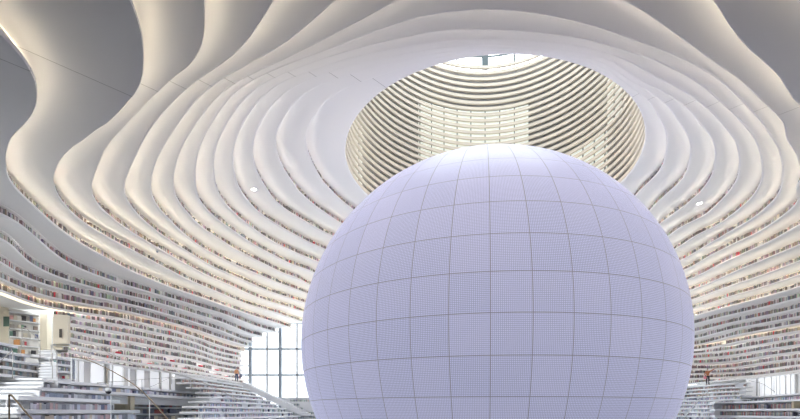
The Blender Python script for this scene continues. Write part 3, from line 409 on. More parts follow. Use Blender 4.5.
# clerestory and glazed roof
cl = MB()
for k in range(0, BAYS, 2):
    i = prev[k]; w = .62 if k % 4 == 0 else .14
    cl.bar(P(R[0][i]+.5,i,DZ1), P(R[0][i]+.5,i,CLER), w, .2)
for k in range(BAYS):
    i, j = prev[k], prev[k+1] % N
    cl.bar(P(R[0][i]+.5,i,CLER-1.45), P(R[0][j]+.5,j,CLER-1.45), .1, .14)
    cl.bar(P(R[0][i]+.5,i,CLER), P(R[0][j]+.5,j,CLER), .3, .3)
cl.build('clerestory_frame', mat('pale_blue_steel', (.13,.16,.17), .5), drum)
rf = MB()
for x in np.arange(-4, 19, 2.4): rf.bar((x, 22, CLER+.15), (x, 50, CLER+.15), .18, .4)
for y in np.arange(24, 49, 2.4): rf.bar((-6, y, CLER+.15), (20, y, CLER+.15), .18, .4)
rf.build('roof_beam', mat('roof_steel', (.35,.37,.38), .5), drum)
gp = MB(); gp.box(-6, 20, 22, 50, CLER+.4, CLER+.43); gp.build('roof_glass', glass, drum)
cap = MB()
for i in range(0, N, 3):
    j = (i+3) % N
    cap.face([P(R[0][i]+.4,i,DZ0), P(R[0][j]+.4,j,DZ0), P(R[0][j]+.9,j,DZ0), P(R[0][i]+.9,i,DZ0)])
cap.build('base_ring', plaster, drum)

# ------------------------------------------------------------------ glazed end wall, other walls and floors
frame_mat = mat('grey_blue_window_frame', (.33,.38,.43), .4, .1)
win = empty('window_1', (-18, Y_BACK, 0), 'tall white-lit curtain wall of glass left of the sphere', 'window', kind='structure')
def xw(px): return (px-400)*(Y_BACK+.15)/FPX
fr = MB()
k = -3
x = xw(250)
while x < 40:
    fr.box(x-.20, x+.20, Y_BACK+.1, Y_BACK+.5, 0, ZC+14); x += 30*(Y_BACK+.15)/FPX
fr.build('mullion', frame_mat, win)
fr = MB(); x = xw(267)
while x < 40:
    fr.box(x-.10, x+.10, Y_BACK+.12, Y_BACK+.3, 0, ZC+14); x += 30*(Y_BACK+.15)/FPX
fr.build('thin_mullion', mat('pale_window_bar', (.33,.35,.37), .4), win)
fr = MB()
for py in (323, 349, 375, 401):
    z = ZC + (HORIZON-py)*(Y_BACK+.15)/FPX
    fr.box(-20.5, 38, Y_BACK+.15, Y_BACK+.35, z-.12, z+.12)
fr.build('transom', frame_mat, win)
gl = MB(); gl.box(-20.5, 38, Y_BACK+.22, Y_BACK+.25, 0, ZC+14); gl.build('pane', glass_material('tinted_glass', (.80,.81,.82), .05), win)

def struct(name, mb, m, label, cat):
    return tag(mb.build(name, m), label, cat, kind='structure')
white_wall = noise_mat('white_wall_paint', (.80,.80,.79), (.77,.77,.76), .4, .7)
floor_mat = noise_mat('grey_stone_floor', (.26,.26,.27), (.22,.22,.23), .35, .35)
mb = MB(); mb.box(-36, 52, -14, 66, -.2, 0); struct('floor', mb, floor_mat, 'grey stone floor of the hall below the sphere', 'floor')
mb = MB(); mb.box(-36, -35.6, -14, 66, 0, ZC+TOP+1); struct('wall_left', mb, white_wall, 'plain white outer wall behind the left shelf tiers', 'wall')
mb = MB(); mb.box(50, 50.4, -14, 66, 0, ZC+TOP+1); struct('wall_right', mb, white_wall, 'plain white outer wall behind the right shelf tiers', 'wall')
mb = MB(); mb.box(-20.8, -20.4, Y_BACK+.1, Y_BACK+.5, 0, ZC+14); mb.box(-36, -20.4, Y_BACK+.5, Y_BACK+.8, 0, ZC+TOP); mb.box(38, 52, Y_BACK+.5, Y_BACK+.8, 0, ZC+TOP)
struct('wall_back', mb, white_wall, 'white end wall either side of the glazing', 'wall')
mb = MB(); mb.box(-35.6, 50, -12, GAL_Y, ZC-1.9, ZC-1.6); struct('floor_gallery', mb, mat('unseen_dark_floor', (.10,.10,.11), .9), 'unseen dark upper floor at the near end of the hall', 'floor')  # unseen floor, kept dark to limit light bounced onto the near ceiling

WZ0, WZ1 = .3, .3+WIN_H
mb = MB(); mb.box(-36, 52, Y_FRONT-.6, Y_FRONT-.3, 0, WZ0); mb.box(-36, 52, Y_FRONT-.6, Y_FRONT-.3, WZ1, ZC+TOP+1)
struct('wall_front', mb, white_wall, 'white wall above and below the window band at the near end of the hall', 'wall')
w2 = empty('window_2', (0, Y_FRONT-.45, 0), 'long band of windows at the near end of the hall', 'window', kind='structure')
mb = MB()
for x in np.arange(-34, 50, 3.0): mb.box(x-.06, x+.06, Y_FRONT-.55, Y_FRONT-.35, WZ0, WZ1)
mb.build('mullion', frame_mat, w2)
mb = MB(); mb.box(-36, 52, Y_FRONT-.46, Y_FRONT-.44, WZ0, WZ1); mb.build('pane', glass, w2)
# ------------------------------------------------------------------ the sphere
SR = 11.74
SC = (5.53, 32.51, ZC+4.12)
to_cam = math.atan2(-SC[1], -SC[0])
dl = math.radians(360/42)
LON0 = -(to_cam + SEAM_TURN); LAT0 = math.radians(-.15)
sph = empty('spherical_auditorium', (SC[0], SC[1], 0), 'giant lavender sphere of luminous mesh panels in the middle of the hall', 'sphere')
bm = bmesh.new(); bmesh.ops.create_uvsphere(bm, u_segments=168, v_segments=84, radius=SR)
me = bpy.data.meshes.new('mesh_shell'); bm.to_mesh(me); bm.free()
me.polygons.foreach_set('use_smooth', [True]*len(me.polygons))
me.materials.append(led_sphere_material(SR))
o = bpy.data.objects.new('mesh_shell', me); COL.objects.link(o); o.parent = sph; o.location = (0,0,SC[2])
mb = MB(); mb.lathe((SC[0],SC[1],0), [(5.2,0),(5.2,.25),(4.2,.4),(4.0,.9)], 48); mb.build('plinth', steel_white, sph)
# ------------------------------------------------------------------ books
book_mat = book_material()
WALLC = [(.30,.24,.20),(.22,.20,.21),(.42,.33,.27),(.16,.17,.22),(.38,.20,.18),(.52,.44,.36),(.60,.52,.46),(.28,.30,.33),(.45,.40,.40),(.62,.36,.30),(.20,.14,.13),(.68,.62,.55),(.34,.28,.33),(.55,.47,.44),(.24,.20,.18),(.18,.15,.15)]
TERC = [('pale grey',(.62,.63,.69)),('silver grey',(.50,.52,.58)),('pale lavender',(.60,.58,.68)),('navy blue',(.17,.19,.30)),('charcoal',(.20,.21,.25)),('slate blue',(.30,.35,.46)),('tan',(.62,.54,.43)),('mauve',(.46,.38,.46)),('dusty rose',(.52,.36,.38)),('off-white',(.76,.76,.78)),('pale blue',(.54,.60,.72)),('steel grey',(.36,.38,.43))]
ALCC = [('red',(.52,.10,.12)),('dark green',(.14,.25,.20)),('white',(.80,.78,.74)),('cream',(.78,.70,.56)),('brown',(.34,.22,.15)),('grey',(.46,.46,.47)),('black',(.07,.07,.08)),('orange',(.68,.34,.14)),('pink',(.78,.45,.45)),('navy blue',(.12,.14,.28))]
books = MB()
def book_quad(mb, a, b, out, z, h, d, col):
    """a box book between plan points a and b (front face), reaching back along out"""
    a0, b0 = (a[0],a[1],z), (b[0],b[1],z); a1, b1 = (a[0],a[1],z+h), (b[0],b[1],z+h)
    a2, b2 = (a[0]+out[0]*d, a[1]+out[1]*d), (b[0]+out[0]*d, b[1]+out[1]*d)
    mb.hexa([a0, b0, (*b2,z), (*a2,z), a1, b1, (*b2,z+h), (*a2,z+h)], col)

cush = [(147.5,363.4,23),(171.2,361.2,22),(182.5,369.6,23),(200.6,367.2,22),(216.2,370.4,22),(214,375.7,23),(226,378,23),(117,348.5,22)]
def rows_on_tier(t):
    """books standing on slab t+1, along the whole arc that faces the hall's near end"""
    r = RB[t]; z = zt(t+1)+SLAB
    i = 0.0
    run = 0; col = None
    step_base = 2*math.pi/N
    dens = .70 if t < 7 else .86 if t < 13 else .90
    while i < N:
        k = int(i)
        rr = r[k] + (r[(k+1) % N]-r[k])*(i-k)
        wdt = rnd.choice((.07,.08,.09,.10,.12,.14))
        di = wdt/(rr*step_base)
        x, y = CX + rr*math.cos(-math.pi+step_base*i), CY + rr*math.sin(-math.pi+step_base*i)
        keep = y > 9 and y < Y_BACK-.4 and abs(x/y) < .87 and not (in_alcove(t, k) or in_alcove(t+1, k))
        if keep:
            a = -math.pi+step_base*i
            keep = math.cos(a)*x + math.sin(a)*y > -.15*y
        if keep and t+1 == 24: pass
        if keep and x < 0 and any(ct == t+1 and abs(400+FPX*x/y-cp) < 3.4 for cp, _, ct in cush): keep = False
        if not keep:
            i += 1; continue
        if run <= 0:
            run = rnd.randint(4, 14) if t >= 7 else rnd.randint(2, 8); gap = rnd.random() > dens
            tone = rnd.uniform(.6, 1.3); hb = rnd.uniform(.26, .35) if t < 12 else rnd.uniform(.31, .40); base = rnd.choice(WALLC)
            if gap: run = max(1, run//3)
        run -= 1
        if not gap and rnd.random() < .93:
            c = rnd.choice(WALLC) if rnd.random() < .6 else base
            g_ = sum(c)/3; c = tuple(min(.85, (q*.6+g_*.4)*tone*.85*rnd.uniform(.8,1.2)) for q in c)
            if rnd.random() < .08: c = (.66,.64,.61)
            if rnd.random() < .012: c = (.62,.05,.07)
            h = hb*rnd.uniform(.82,1.08)
            a0 = -math.pi+step_base*i; a1 = a0 + (wdt-.012)/rr
            kk = (k+1) % N
            ra = rr; rb_ = r[k] + (r[kk]-r[k])*min(1, (i-k)+(wdt-.012)/(rr*step_base))
            pa = (CX+ra*math.cos(a0), CY+ra*math.sin(a0)); pb = (CX+rb_*math.cos(a1), CY+rb_*math.sin(a1))
            book_quad(books, pa, pb, (math.cos(a0), math.sin(a0)), z, h, .13, c)
        i += di
for t in range(0, 24): rows_on_tier(t)

# ------------------------------------------------------------------ terraces below the gallery
white_ledge = noise_mat('white_ledge', (.84,.85,.86), (.80,.81,.83), .8, .5)
def line(pts):
    """plan polyline from (px, depth) pairs, resampled smoothly"""
    q = [np.array(((px-400)*d/FPX, d)) for px, d in pts]
    out = []
    for i in range(len(q)-1):
        p0, p1, p2, p3 = q[max(i-1,0)], q[i], q[i+1], q[min(i+2,len(q)-1)]
        for s in range(6):
            t = s/6
            out.append(.5*((2*p1)+(p2-p0)*t+(2*p0-5*p1+4*p2-p3)*t*t+(3*p1-p0-3*p2+p3)*t**3))
    out.append(q[-1]); return out
def normals(L, side):
    """unit normals pointing away from the hall (side = -1: to the left of travel)"""
    out = []
    for i in range(len(L)):
        d = L[min(i+1,len(L)-1)] - L[max(i-1,0)]; d = d/np.linalg.norm(d)
        out.append(np.array((-d[1], d[0]))*(1 if side < 0 else -1))
    return out
def ledge(mb, L, nrm, back, z, th):
    for i in range(len(L)-1):
        a, b = L[i], L[i+1]; c, d = b+nrm[i+1]*back, a+nrm[i]*back
        mb.hexa([(*a,z),(*b,z),(*c,z),(*d,z),(*a,z+th),(*b,z+th),(*c,z+th),(*d,z+th)])
def upright(mb, L, nrm, off, z0, z1, th=.04):
    for i in range(len(L)-1):
        a, b = L[i]+nrm[i]*off, L[i+1]+nrm[i+1]*off; c, d = b+nrm[i+1]*th, a+nrm[i]*th
        mb.hexa([(*a,z0),(*b,z0),(*c,z0),(*d,z0),(*a,z1),(*b,z1),(*c,z1),(*d,z1)])
def walk(L, nrm, off):
    """cumulative length and an interpolator along the line moved by off"""
    Q = [a+n*off for a, n in zip(L, nrm)]
    s = [0.]
    for i in range(len(Q)-1): s.append(s[-1]+float(np.linalg.norm(Q[i+1]-Q[i])))
    def at(u):
        i = min(max(int(np.searchsorted(s, u))-1, 0), len(Q)-2)
        f = (u-s[i])/max(s[i+1]-s[i],1e-6)
        return Q[i]+(Q[i+1]-Q[i])*f, nrm[i]
    return s[-1], at
def pxof(p): return 400+FPX*p[0]/p[1]
def stuff_books(L, nrm, off, z, pal, px0, px1, h=(.24,.36), fill=.85):
    n, at = walk(L, nrm, off); u = .05; run = 0
    while u < n-.12:
        wd = rnd.choice((.06,.08,.10,.12))
        if run <= 0: run = rnd.randint(4,12); skip = rnd.random() > fill
        run -= 1
        p, nr = at(u); q, _ = at(u+wd-.01)
        if not skip and px0 < pxof(p) < px1:
            c = rnd.choice(pal); c = c[1] if isinstance(c[0], str) else c
            c = tuple(min(.85,x*rnd.uniform(.85,1.15)) for x in c)
            book_quad(books, p, q, nr, z, rnd.uniform(*h), .15, c)
        u += wd
individual = []
mesh_cache = {}
def nth(n):
    return f"{n}{'th' if 10 <= n % 100 <= 20 else {1:'st',2:'nd',3:'rd'}.get(n % 10,'th')}"
def one_book(p, q, nr, z, h, d, colname, col, label, group):
    p, q = np.array(p), np.array(q); wv = q-p; wdt = float(np.linalg.norm(wv))
    key = colname
    if key not in mesh_cache:
        mb = MB(); mb.box(-.5,.5,0,1,0,1); m = mat('cover_'+colname.replace(' ','_').replace('-','_'), col, .55)
        o = mb.build('book', m); mesh_cache[key] = o; first = True
    else:
        o = mesh_cache[key].copy(); COL.objects.link(o)
    mid = (p+q)/2
    o.location = (mid[0], mid[1], z); o.scale = (wdt, d, h)
    o.rotation_euler = (0,0,math.atan2(wv[1], wv[0]) if np.dot((-wv[1],wv[0]), nr) > 0 else math.atan2(-wv[1], -wv[0]))
    tag(o, label, 'book', group); individual.append(o)
def book_row(L, nrm, off, z, pal, px0, px1, phrase, group, h=(.26,.36), wmin=.10, wmax=.20, gap=.06):
    n, at = walk(L, nrm, off); u = .02; k = 0
    while u < n-.1:
        wd = rnd.uniform(wmin, wmax)
        p, nr = at(u); q, _ = at(u+wd-.012)
        if px0 < pxof(p) and pxof(q) < px1 and rnd.random() > gap:
            k += 1; cn, c = rnd.choice(pal)
            one_book(p, q, nr, z, rnd.uniform(*h), .17, cn, c, f'{cn} book, {nth(k)} from the left {phrase}', group)
        u += wd
    return k

# plan lines of the left terraces, top to bottom (px, depth)
T0L = [(43,28.4),(70,31),(100,33.4),(140,38),(180,44.5),(205,50.5),(222,56)]
T1L = [(27,26.6),(45,27.6),(70,29.2),(100,32),(140,37),(180,43),(205,49.5),(220,55.5)]
T2L = [(18.5,22.6),(30,23.6),(70,26.7),(100,29.5),(120,31)]
T3L = [(17,21.3),(30,22.2),(70,24.9),(110,28.6),(140,31.2)]
T4L = [(15,20.3),(30,21.3),(70,24),(110,27.7),(150,31)]
TZ = [1.72, 1.17, .56, -.07, -.66]
LTH = .19
lines = [line(x) for x in (T0L,T1L,T2L,T3L,T4L)]
nrms = [normals(L, -1) for L in lines]
names = ['white ledge under the lit panels at lower left, topmost of the near terrace', 'second white terrace ledge from the top at lower left', 'third white terrace ledge at lower left, ending before the tan recess', 'fourth white terrace ledge at lower left, longest of the short ones', 'lowest white terrace ledge at the bottom left of the photo']
phr = ['', 'under the topmost white terrace ledge', 'under the second white terrace ledge', 'under the third white terrace ledge', 'under the lowest white terrace ledge in view']
for k in range(5):
    mb = MB(); ledge(mb, lines[k], nrms[k], 1.6 if k else 1.2, ZC+TZ[k], LTH)
    s = tag(mb.build('terrace_slab', white_ledge), names[k], 'terrace ledge', kind='structure')
    if k < 4:
        mb = MB(); upright(mb, lines[k], nrms[k], .45, ZC+TZ[k+1], ZC+TZ[k]); mb.build('back_panel', shelf_back, s)
lims = [(43,141),(33,113),(28,117),(19,138)]
for k in range(4):
    zb = ZC+TZ[k+1]+LTH
    book_row(lines[k], nrms[k], .10, zb, TERC, lims[k][0], lims[k][1], phr[k+1], 'books on the near left terraces', h=(.27,.35) if k else (.24,.31), wmin=.16, wmax=.36)
book_row(lines[0], nrms[0], .10, ZC+TZ[1]+LTH, TERC, 142.5, 212, 'below the far end of the topmost left ledge', 'books at the far end of the topmost left ledge', h=(.24,.31), wmin=.26, wmax=.5)
# recess with dark shelves beneath the second ledge
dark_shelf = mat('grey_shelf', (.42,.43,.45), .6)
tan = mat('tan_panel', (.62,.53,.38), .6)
rec = line([(131,38.2),(150,40.5),(180,44.5),(205,50.5),(218,55)]); rn = normals(rec, -1)
rb = tag(empty('recessed_bookcase', (*rec[0], 0), 'dark recessed bookcase under the left terrace beyond the tan post', 'bookcase'), 'dark recessed bookcase under the left terrace beyond the tan post')
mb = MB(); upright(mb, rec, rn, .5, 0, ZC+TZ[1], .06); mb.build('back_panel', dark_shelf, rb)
for z in (.40, -.13, -.7):
    mb = MB(); ledge(mb, rec, rn, .5, ZC+z-.1, .1); mb.build('shelf', white_ledge, rb)
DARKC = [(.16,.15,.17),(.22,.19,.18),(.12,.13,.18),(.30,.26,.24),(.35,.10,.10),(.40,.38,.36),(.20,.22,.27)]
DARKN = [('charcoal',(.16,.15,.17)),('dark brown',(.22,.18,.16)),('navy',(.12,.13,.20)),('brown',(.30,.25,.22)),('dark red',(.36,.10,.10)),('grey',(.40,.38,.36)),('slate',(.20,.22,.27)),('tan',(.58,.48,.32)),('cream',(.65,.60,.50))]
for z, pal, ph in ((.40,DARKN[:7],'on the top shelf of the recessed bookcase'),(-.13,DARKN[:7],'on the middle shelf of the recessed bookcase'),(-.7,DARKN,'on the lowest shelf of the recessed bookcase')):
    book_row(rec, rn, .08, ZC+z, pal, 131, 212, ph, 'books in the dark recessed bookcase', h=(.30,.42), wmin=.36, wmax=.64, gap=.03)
mb = MB(); a = VZ(124.5, 36.2, 0); mb.box(a[0], a[0]+.42, 36.2, 36.8, 0, ZC+TZ[1]); tag(mb.build('wall_post', tan), 'tan post under the second ledge beside the dark bookcase', 'post', kind='structure')
mb = MB(); p, q = VZ(108, 36.9, 0), VZ(132, 37.6, 0)
mb.hexa([(p[0],p[1],0),(q[0],q[1],0),(q[0],q[1]+.1,0),(p[0],p[1]+.1,0),(p[0],p[1],ZC+TZ[1]),(q[0],q[1],ZC+TZ[1]),(q[0],q[1]+.1,ZC+TZ[1]),(p[0],p[1]+.1,ZC+TZ[1])])
tag(mb.build('wall_recess', tan), 'tan back wall of the recess behind the short ledges', 'wall', kind='structure')

# ------------------------------------------------------------------ lit panels between gallery floor and top ledge
def contour24(side):
    a = clip(R[24]); xs = CX+a*COS; ys = CY+a*SIN
    ok = (ys > 20) & (ys < Y_BACK-.5) & ((xs < 0) if side < 0 else (xs > 10))
    idx = np.where(ok)[0]; px = 400+FPX*xs[idx]/ys[idx]; o = np.argsort(px)
    return px[o], ys[idx][o]
pxL, dL = contour24(-1); pxR, dR = contour24(1)
def edgeD(px): return float(np.interp(px, pxL, dL)) if px < 400 else float(np.interp(px, pxR, dR))
panel_mat = mat('lit_white_panel', (.86,.88,.90), .3, emit=(1,1,1), estr=PANEL)
post_mat = mat('brushed_metal', (.55,.54,.53), .35, .6)
def panel_wall(name, label, cells, z0, z1, rec_):
    e = empty(name, VZ((cells[0][0]+cells[-1][1])/2, edgeD(cells[0][0]), -ZC), label, 'lit wall', kind='structure')
    for a, b, kd in cells:
        da, db = edgeD(a)+rec_, edgeD(b)+rec_
        pa, pb = VZ(a,da,0), VZ(b,db,0)
        def slab(mb, f0, f1, off, zz0, zz1, th):
            xa, ya = pa[0]+(pb[0]-pa[0])*f0, pa[1]+(pb[1]-pa[1])*f0; xb, yb = pa[0]+(pb[0]-pa[0])*f1, pa[1]+(pb[1]-pa[1])*f1
            d = np.array((xb-xa, yb-ya)); d /= np.linalg.norm(d); n = np.array((-d[1], d[0])) if cells[0][0] < 400 else np.array((-d[1], d[0]))
            if n[1] < 0: n = -n
            o0, o1 = n*off, n*(off+th)
            mb.hexa([(xa+o0[0],ya+o0[1],zz0),(xb+o0[0],yb+o0[1],zz0),(xb+o1[0],yb+o1[1],zz0),(xa+o1[0],ya+o1[1],zz0),(xa+o0[0],ya+o0[1],zz1),(xb+o0[0],yb+o0[1],zz1),(xb+o1[0],yb+o1[1],zz1),(xa+o1[0],ya+o1[1],zz1)])
        mb = MB()
        if kd == 'w': slab(mb, .02, .98, .12, z0, z1, .05); mb.build('light_panel', panel_mat, e)
        elif kd == 'p': slab(mb, .2, .8, 0, z0, z1, .1); mb.build('post', post_mat, e)
        else:
            slab(mb, 0, 1, .22, z0, z1, .05)
            c = mb.build('shelf_column', shelf_back, e)
            sb = MB()
            for z in np.arange(z0+.02, z1-.1, .42): slab(sb, 0, 1, 0, z, z+.07, .24)
            sb.build('shelf', white_ledge, c)
            bb = MB()
            for z in np.arange(z0+.09, z1-.3, .42):
                f = .04
                while f < .9:
                    g = f + .085/max(.3, math.hypot(pb[0]-pa[0], pb[1]-pa[1]))
                    if rnd.random() < .85: slab(bb, f, g-.01, .04, z, z+rnd.uniform(.22,.30), .15); bb.c[-6:] = [rnd.choice(TERC)[1]]*6
                    f = g
            if bb.v: tag(bb.build('spines', book_mat, c), 'tiny grey spines', kind='stuff')
Lc = [(72,75.5,'p'),(76,79,'w'),(79,80.7,'s'),(80.7,85,'w'),(85,92.7,'s'),(92.7,106.2,'w'),(106.2,107.6,'p'),(107.6,109.4,'w'),(109.4,110.8,'p'),(110.8,120.7,'w'),(120.7,124.7,'s'),(124.7,131.3,'w'),(131.3,138,'s'),(138,145.6,'w'),(145.6,151.2,'s'),(151.2,160.4,'w'),(160.4,162.2,'p'),(162.2,170.4,'w'),(170.4,171.6,'p'),(171.6,176,'w'),(176,181,'s'),(181,200,'s'),(200,219,'s')]
panel_wall('wall_lit_left', 'row of bright white panels and narrow shelf columns under the left gallery', Lc, ZC+TZ[0]+LTH, ZC+TOP-24*PITCH, .35)
Rc = []
x = 744.5
for k, wpx in enumerate((12,4.6,5.6,7.2,5,3.4,5.6,5,4.4,4.2,5,5,6)):
    Rc.append((x, x+wpx-.9, 'w')); Rc.append((x+wpx-.9, x+wpx, 'p')); x += wpx
panel_wall('wall_lit_right', 'bright white panels with grey uprights under the right gallery', Rc, ZC+1.6, ZC+TOP-24*PITCH, .35)
mb = MB()
def under(px0, px1, off):
    q = [VZ(p, edgeD(p)+off, 0) for p in np.linspace(px0, px1, 30)]
    q = [(x+(-1.3 if px0 < 400 else 1.3), y, z) for x, y, z in q]
    for a, b in zip(q[:-1], q[1:]):
        mb.hexa([(a[0],a[1],0),(b[0],b[1],0),(b[0],b[1]+.1,0),(a[0],a[1]+.1,0),(a[0],a[1],ZG),(b[0],b[1],ZG),(b[0],b[1]+.1,ZG),(a[0],a[1]+.1,ZG)])
ZG = ZC+TOP-24*PITCH
under(20, 240, .75); under(672, 860, .75)
struct('wall_under_gallery', mb, white_wall, 'white wall below both gallery floors behind the lit panels', 'wall')
# ------------------------------------------------------------------ right terraces
TR = [[(733,51),(750,50.5),(775,46),(800,42),(830,38)], [(715,49.5),(735,48.5),(765,44),(800,39.5),(830,36)], [(715,47.5),(735,46.5),(765,42),(800,37.5),(830,34)], [(715,45.5),(735,44.5),(765,40),(800,35.5),(830,32)]]
TRZ = [1.44, .86, .12, -.47]
RL = [line(x) for x in TR]; RN = [normals(L, 1) for L in RL]
RN = [[n if n[0] > 0 else -n for n in q] for q in RN]
rnames = ['white ledge under the lit panels at lower right, topmost of the right terrace', 'second white terrace ledge from the top at lower right', 'third white terrace ledge from the top at lower right', 'lowest white terrace ledge at the bottom right of the photo']
for k in range(4):
    mb = MB(); ledge(mb, RL[k], RN[k], 2.6, ZC+TRZ[k], .15)
    s = tag(mb.build('terrace_slab', white_ledge), rnames[k], 'terrace ledge', kind='structure')
    if k < 3:
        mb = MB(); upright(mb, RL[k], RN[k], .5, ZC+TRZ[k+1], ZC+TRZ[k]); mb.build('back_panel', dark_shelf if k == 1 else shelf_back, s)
stuff_books(RL[0], RN[0], .12, ZC+TRZ[1]+.15, TERC, 735, 815, (.27,.34), .95)
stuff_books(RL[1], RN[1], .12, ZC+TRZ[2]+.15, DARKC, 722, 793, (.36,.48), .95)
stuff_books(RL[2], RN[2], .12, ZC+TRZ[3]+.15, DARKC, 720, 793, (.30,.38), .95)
mb = MB(); a = VZ(793.5, 40.2, 0); mb.box(a[0], a[0]+.9, 40.2, 40.4, 0, ZC+TRZ[1]); tag(mb.build('wall_post', tan), 'tan post at the lower right edge of the photo', 'post', kind='structure')

# ------------------------------------------------------------------ stepped seating running down from both galleries
def steps_side(side):
    for k in range(1, 14 if side < 0 else 11):
        z = ZC + TOP - 24*PITCH - .43*k
        pts = []
        for j in range(7):
            if side < 0: d0 = min(43.5, (20-.82*k)/.376); d = d0 + (57.2-d0)*j/6; px = float(np.interp(d, dL[np.argsort(dL)], pxL[np.argsort(dL)]))
            else: px = 668 + (746-668)*j/6; d = float(np.interp(px, pxR, dR))
            x = (px-400)*d/FPX - side*.82*k*(1 if side < 0 else .45)
            pts.append(np.array((x, d-(.35*k if side > 0 else 0))))
        L = pts; n_ = normals(L, -1)
        n_ = [q if q[0]*side > 0 else -q for q in n_]
        mb = MB(); ledge(mb, L, n_, 1.7 if side < 0 else 1.3, z-.02, .13)
        lab = f'white stepped seat, {ORD[k]} one down from the {"left" if side < 0 else "right"} gallery floor'
        s = tag(mb.build('terrace_slab', white_ledge), lab, 'seating step', kind='structure')
        mb = MB(); upright(mb, L, n_, .30, z-.45, z); mb.build('riser', white_ledge, s)
        if k < 8 or True:
            stuff_books(L, n_, .10, z-.43+.11, WALLC if k < 4 else TERC, 181 if side < 0 else 660, 330 if side < 0 else 745, (.18,.25), .75)
steps_side(-1); steps_side(1)
# flight of white steps down to the glazing
st = empty('staircase', (-17, 58, 0), 'white flight of steps descending in front of the glazed wall at left', 'stairs')
for k in range(26):
    z = ZC + 3.36 - .145*k; x = -18.8 + .30*k
    mb = MB(); mb.box(x-.25, x+1.1, 57.4, 59.3, z-.16, z-.03); mb.box(x-.25, x+1.13, 57.36, 59.3, z-.03, z); mb.build('step', white_ledge, st)
GREENC = [(.45,.52,.50),(.30,.36,.36),(.58,.62,.60),(.25,.30,.32),(.66,.68,.66)]
for k in range(6):
    z = ZC + 1.75 - .50*k; x0 = -15.2 + .55*k
    mb = MB(); mb.box(x0, -4, 60.2-.5*k, 62.4, z-.12, z)
    s = tag(mb.build('terrace_slab', white_ledge), f'white seating step below the glazing, {ORD[k+1]} from the top', 'seating step', kind='structure')
    mb = MB(); mb.box(x0, -4, 60.4-.5*k, 60.44-.5*k, z-.5, z-.12); mb.build('riser', white_ledge, s)
    L = [np.array((x0+.2,60.2-.5*k)), np.array((-4.2,60.2-.5*k))]; n_ = [np.array((0,1.))]*2
    stuff_books(L, n_, .12, z-.5, GREENC, 200, 330, (.20,.26), .5)

# ------------------------------------------------------------------ alcove at the left end
cream = noise_mat('cream_wall', (.80,.74,.60), (.77,.70,.56), 1.2, .6)
grey_wall = mat('grey_wall', (.55,.54,.52), .6)
ZL, ZU = ZC+TOP-24*PITCH+SLAB, ZC+TOP-17*PITCH
def vwall(name, pts, z0, z1, m, label, cat, th=.15, parent=None):
    mb = MB()
    for (pa, da), (pb, db) in zip(pts[:-1], pts[1:]):
        a, b = VZ(pa,da,0), VZ(pb,db,0)
        mb.hexa([(a[0],a[1],z0),(b[0],b[1],z0),(b[0],b[1]+th,z0),(a[0],a[1]+th,z0),(a[0],a[1],z1),(b[0],b[1],z1),(b[0],b[1]+th,z1),(a[0],a[1]+th,z1)])
    return struct(name, mb, m, label, cat)
vwall('wall_alcove', [(-260,20),(-140,27.5),(-60,33),(10,36.4)], ZL, ZU, cream, 'cream wall of the alcove at the left edge of the photo', 'wall')
vwall('wall_alcove_back', [(8,38.4),(70,40.5)], ZL, ZU, grey_wall, 'grey wall deep inside the alcove behind the cream pillars', 'wall')
vwall('wall_pillar', [(39.7,37.6),(47,37.9)], ZL, ZU, cream, 'cream pillar between the alcove bookcase and the doorway', 'pillar', .5)
dr = vwall('door_1', [(53,34.6),(67.5,35.0)], ZL, ZC+6.78, cream, 'cream door leaf with a dark upright sign beside the curved shelves', 'door', .3)
dark_sign = mat('dark_sign', (.10,.09,.08), .4)
mb = MB(); a = V(57.2,337,34.5); b = V(59.8,328.5,34.5); mb.box(a[0], b[0], 34.70, 34.73, a[2], b[2]); mb.build('sign_plate', dark_sign, dr)
mb = MB(); a = V(-3,325,34.9); b = V(2.8,315,34.9); mb.box(a[0], b[0], 35.45, 35.48, a[2], b[2])
tag(mb.build('wall_sign', mat('dark_green_sign', (.10,.16,.13), .4)), 'dark green sign on the cream alcove wall at the left edge', 'sign')
bcD = ((10,36.0),(40,37.4))
bc = line([bcD[0], bcD[1]]); bn = normals(bc, -1); bn = [q if q[1] > 0 else -q for q in bn]
case = empty('bookcase', (*bc[0], ZL), 'white bookcase with mixed coloured books inside the cream alcove at left', 'bookcase')
mb = MB(); upright(mb, bc, bn, .34, ZL, ZU-.05); mb.build('back_panel', mat('bookcase_white', (.83,.82,.79), .5), case)
for z in (7.28, 6.68, 6.08, 5.48, 4.88, 4.28):
    mb = MB(); ledge(mb, bc, bn, .36, ZC+z-.10, .10); mb.build('shelf', white_ledge, case)
    if z < 7.2: pass
rowname = {6.68:'on the top alcove bookcase shelf', 6.08:'on the second alcove bookcase shelf', 5.48:'on the third alcove bookcase shelf', 4.88:'on the fourth alcove bookcase shelf', 4.28:'on the lowest alcove bookcase shelf'}
for z, ph in rowname.items():
    book_row(bc, bn, .07, ZC+z, ALCC, 9.5, 40.5, ph, 'books in the alcove bookcase', h=(.26,.42), wmin=.12, wmax=.28, gap=.34)
# warm light line under the tier over the alcove
mb = MB(); a17, b17 = R[17]+.10, R[17]+.55
for i in range(N):
    j = (i+1) % N; x, y = CX+R[17][i]*COS[i], CY+R[17][i]*SIN[i]
    if x < -5 and y > 2 and -1.3 < x/y < -.636: mb.face([P(a17[i],i,ZU-.015), P(a17[j],j,ZU-.015), P(b17[j],j,ZU-.015), P(b17[i],i,ZU-.015)])
tag(mb.build('cove_light', mat('cove_light', (.9,.85,.7), .5, emit=(1,.87,.62), estr=COVE)), 'glowing warm light line curving over the cream alcove', 'light')

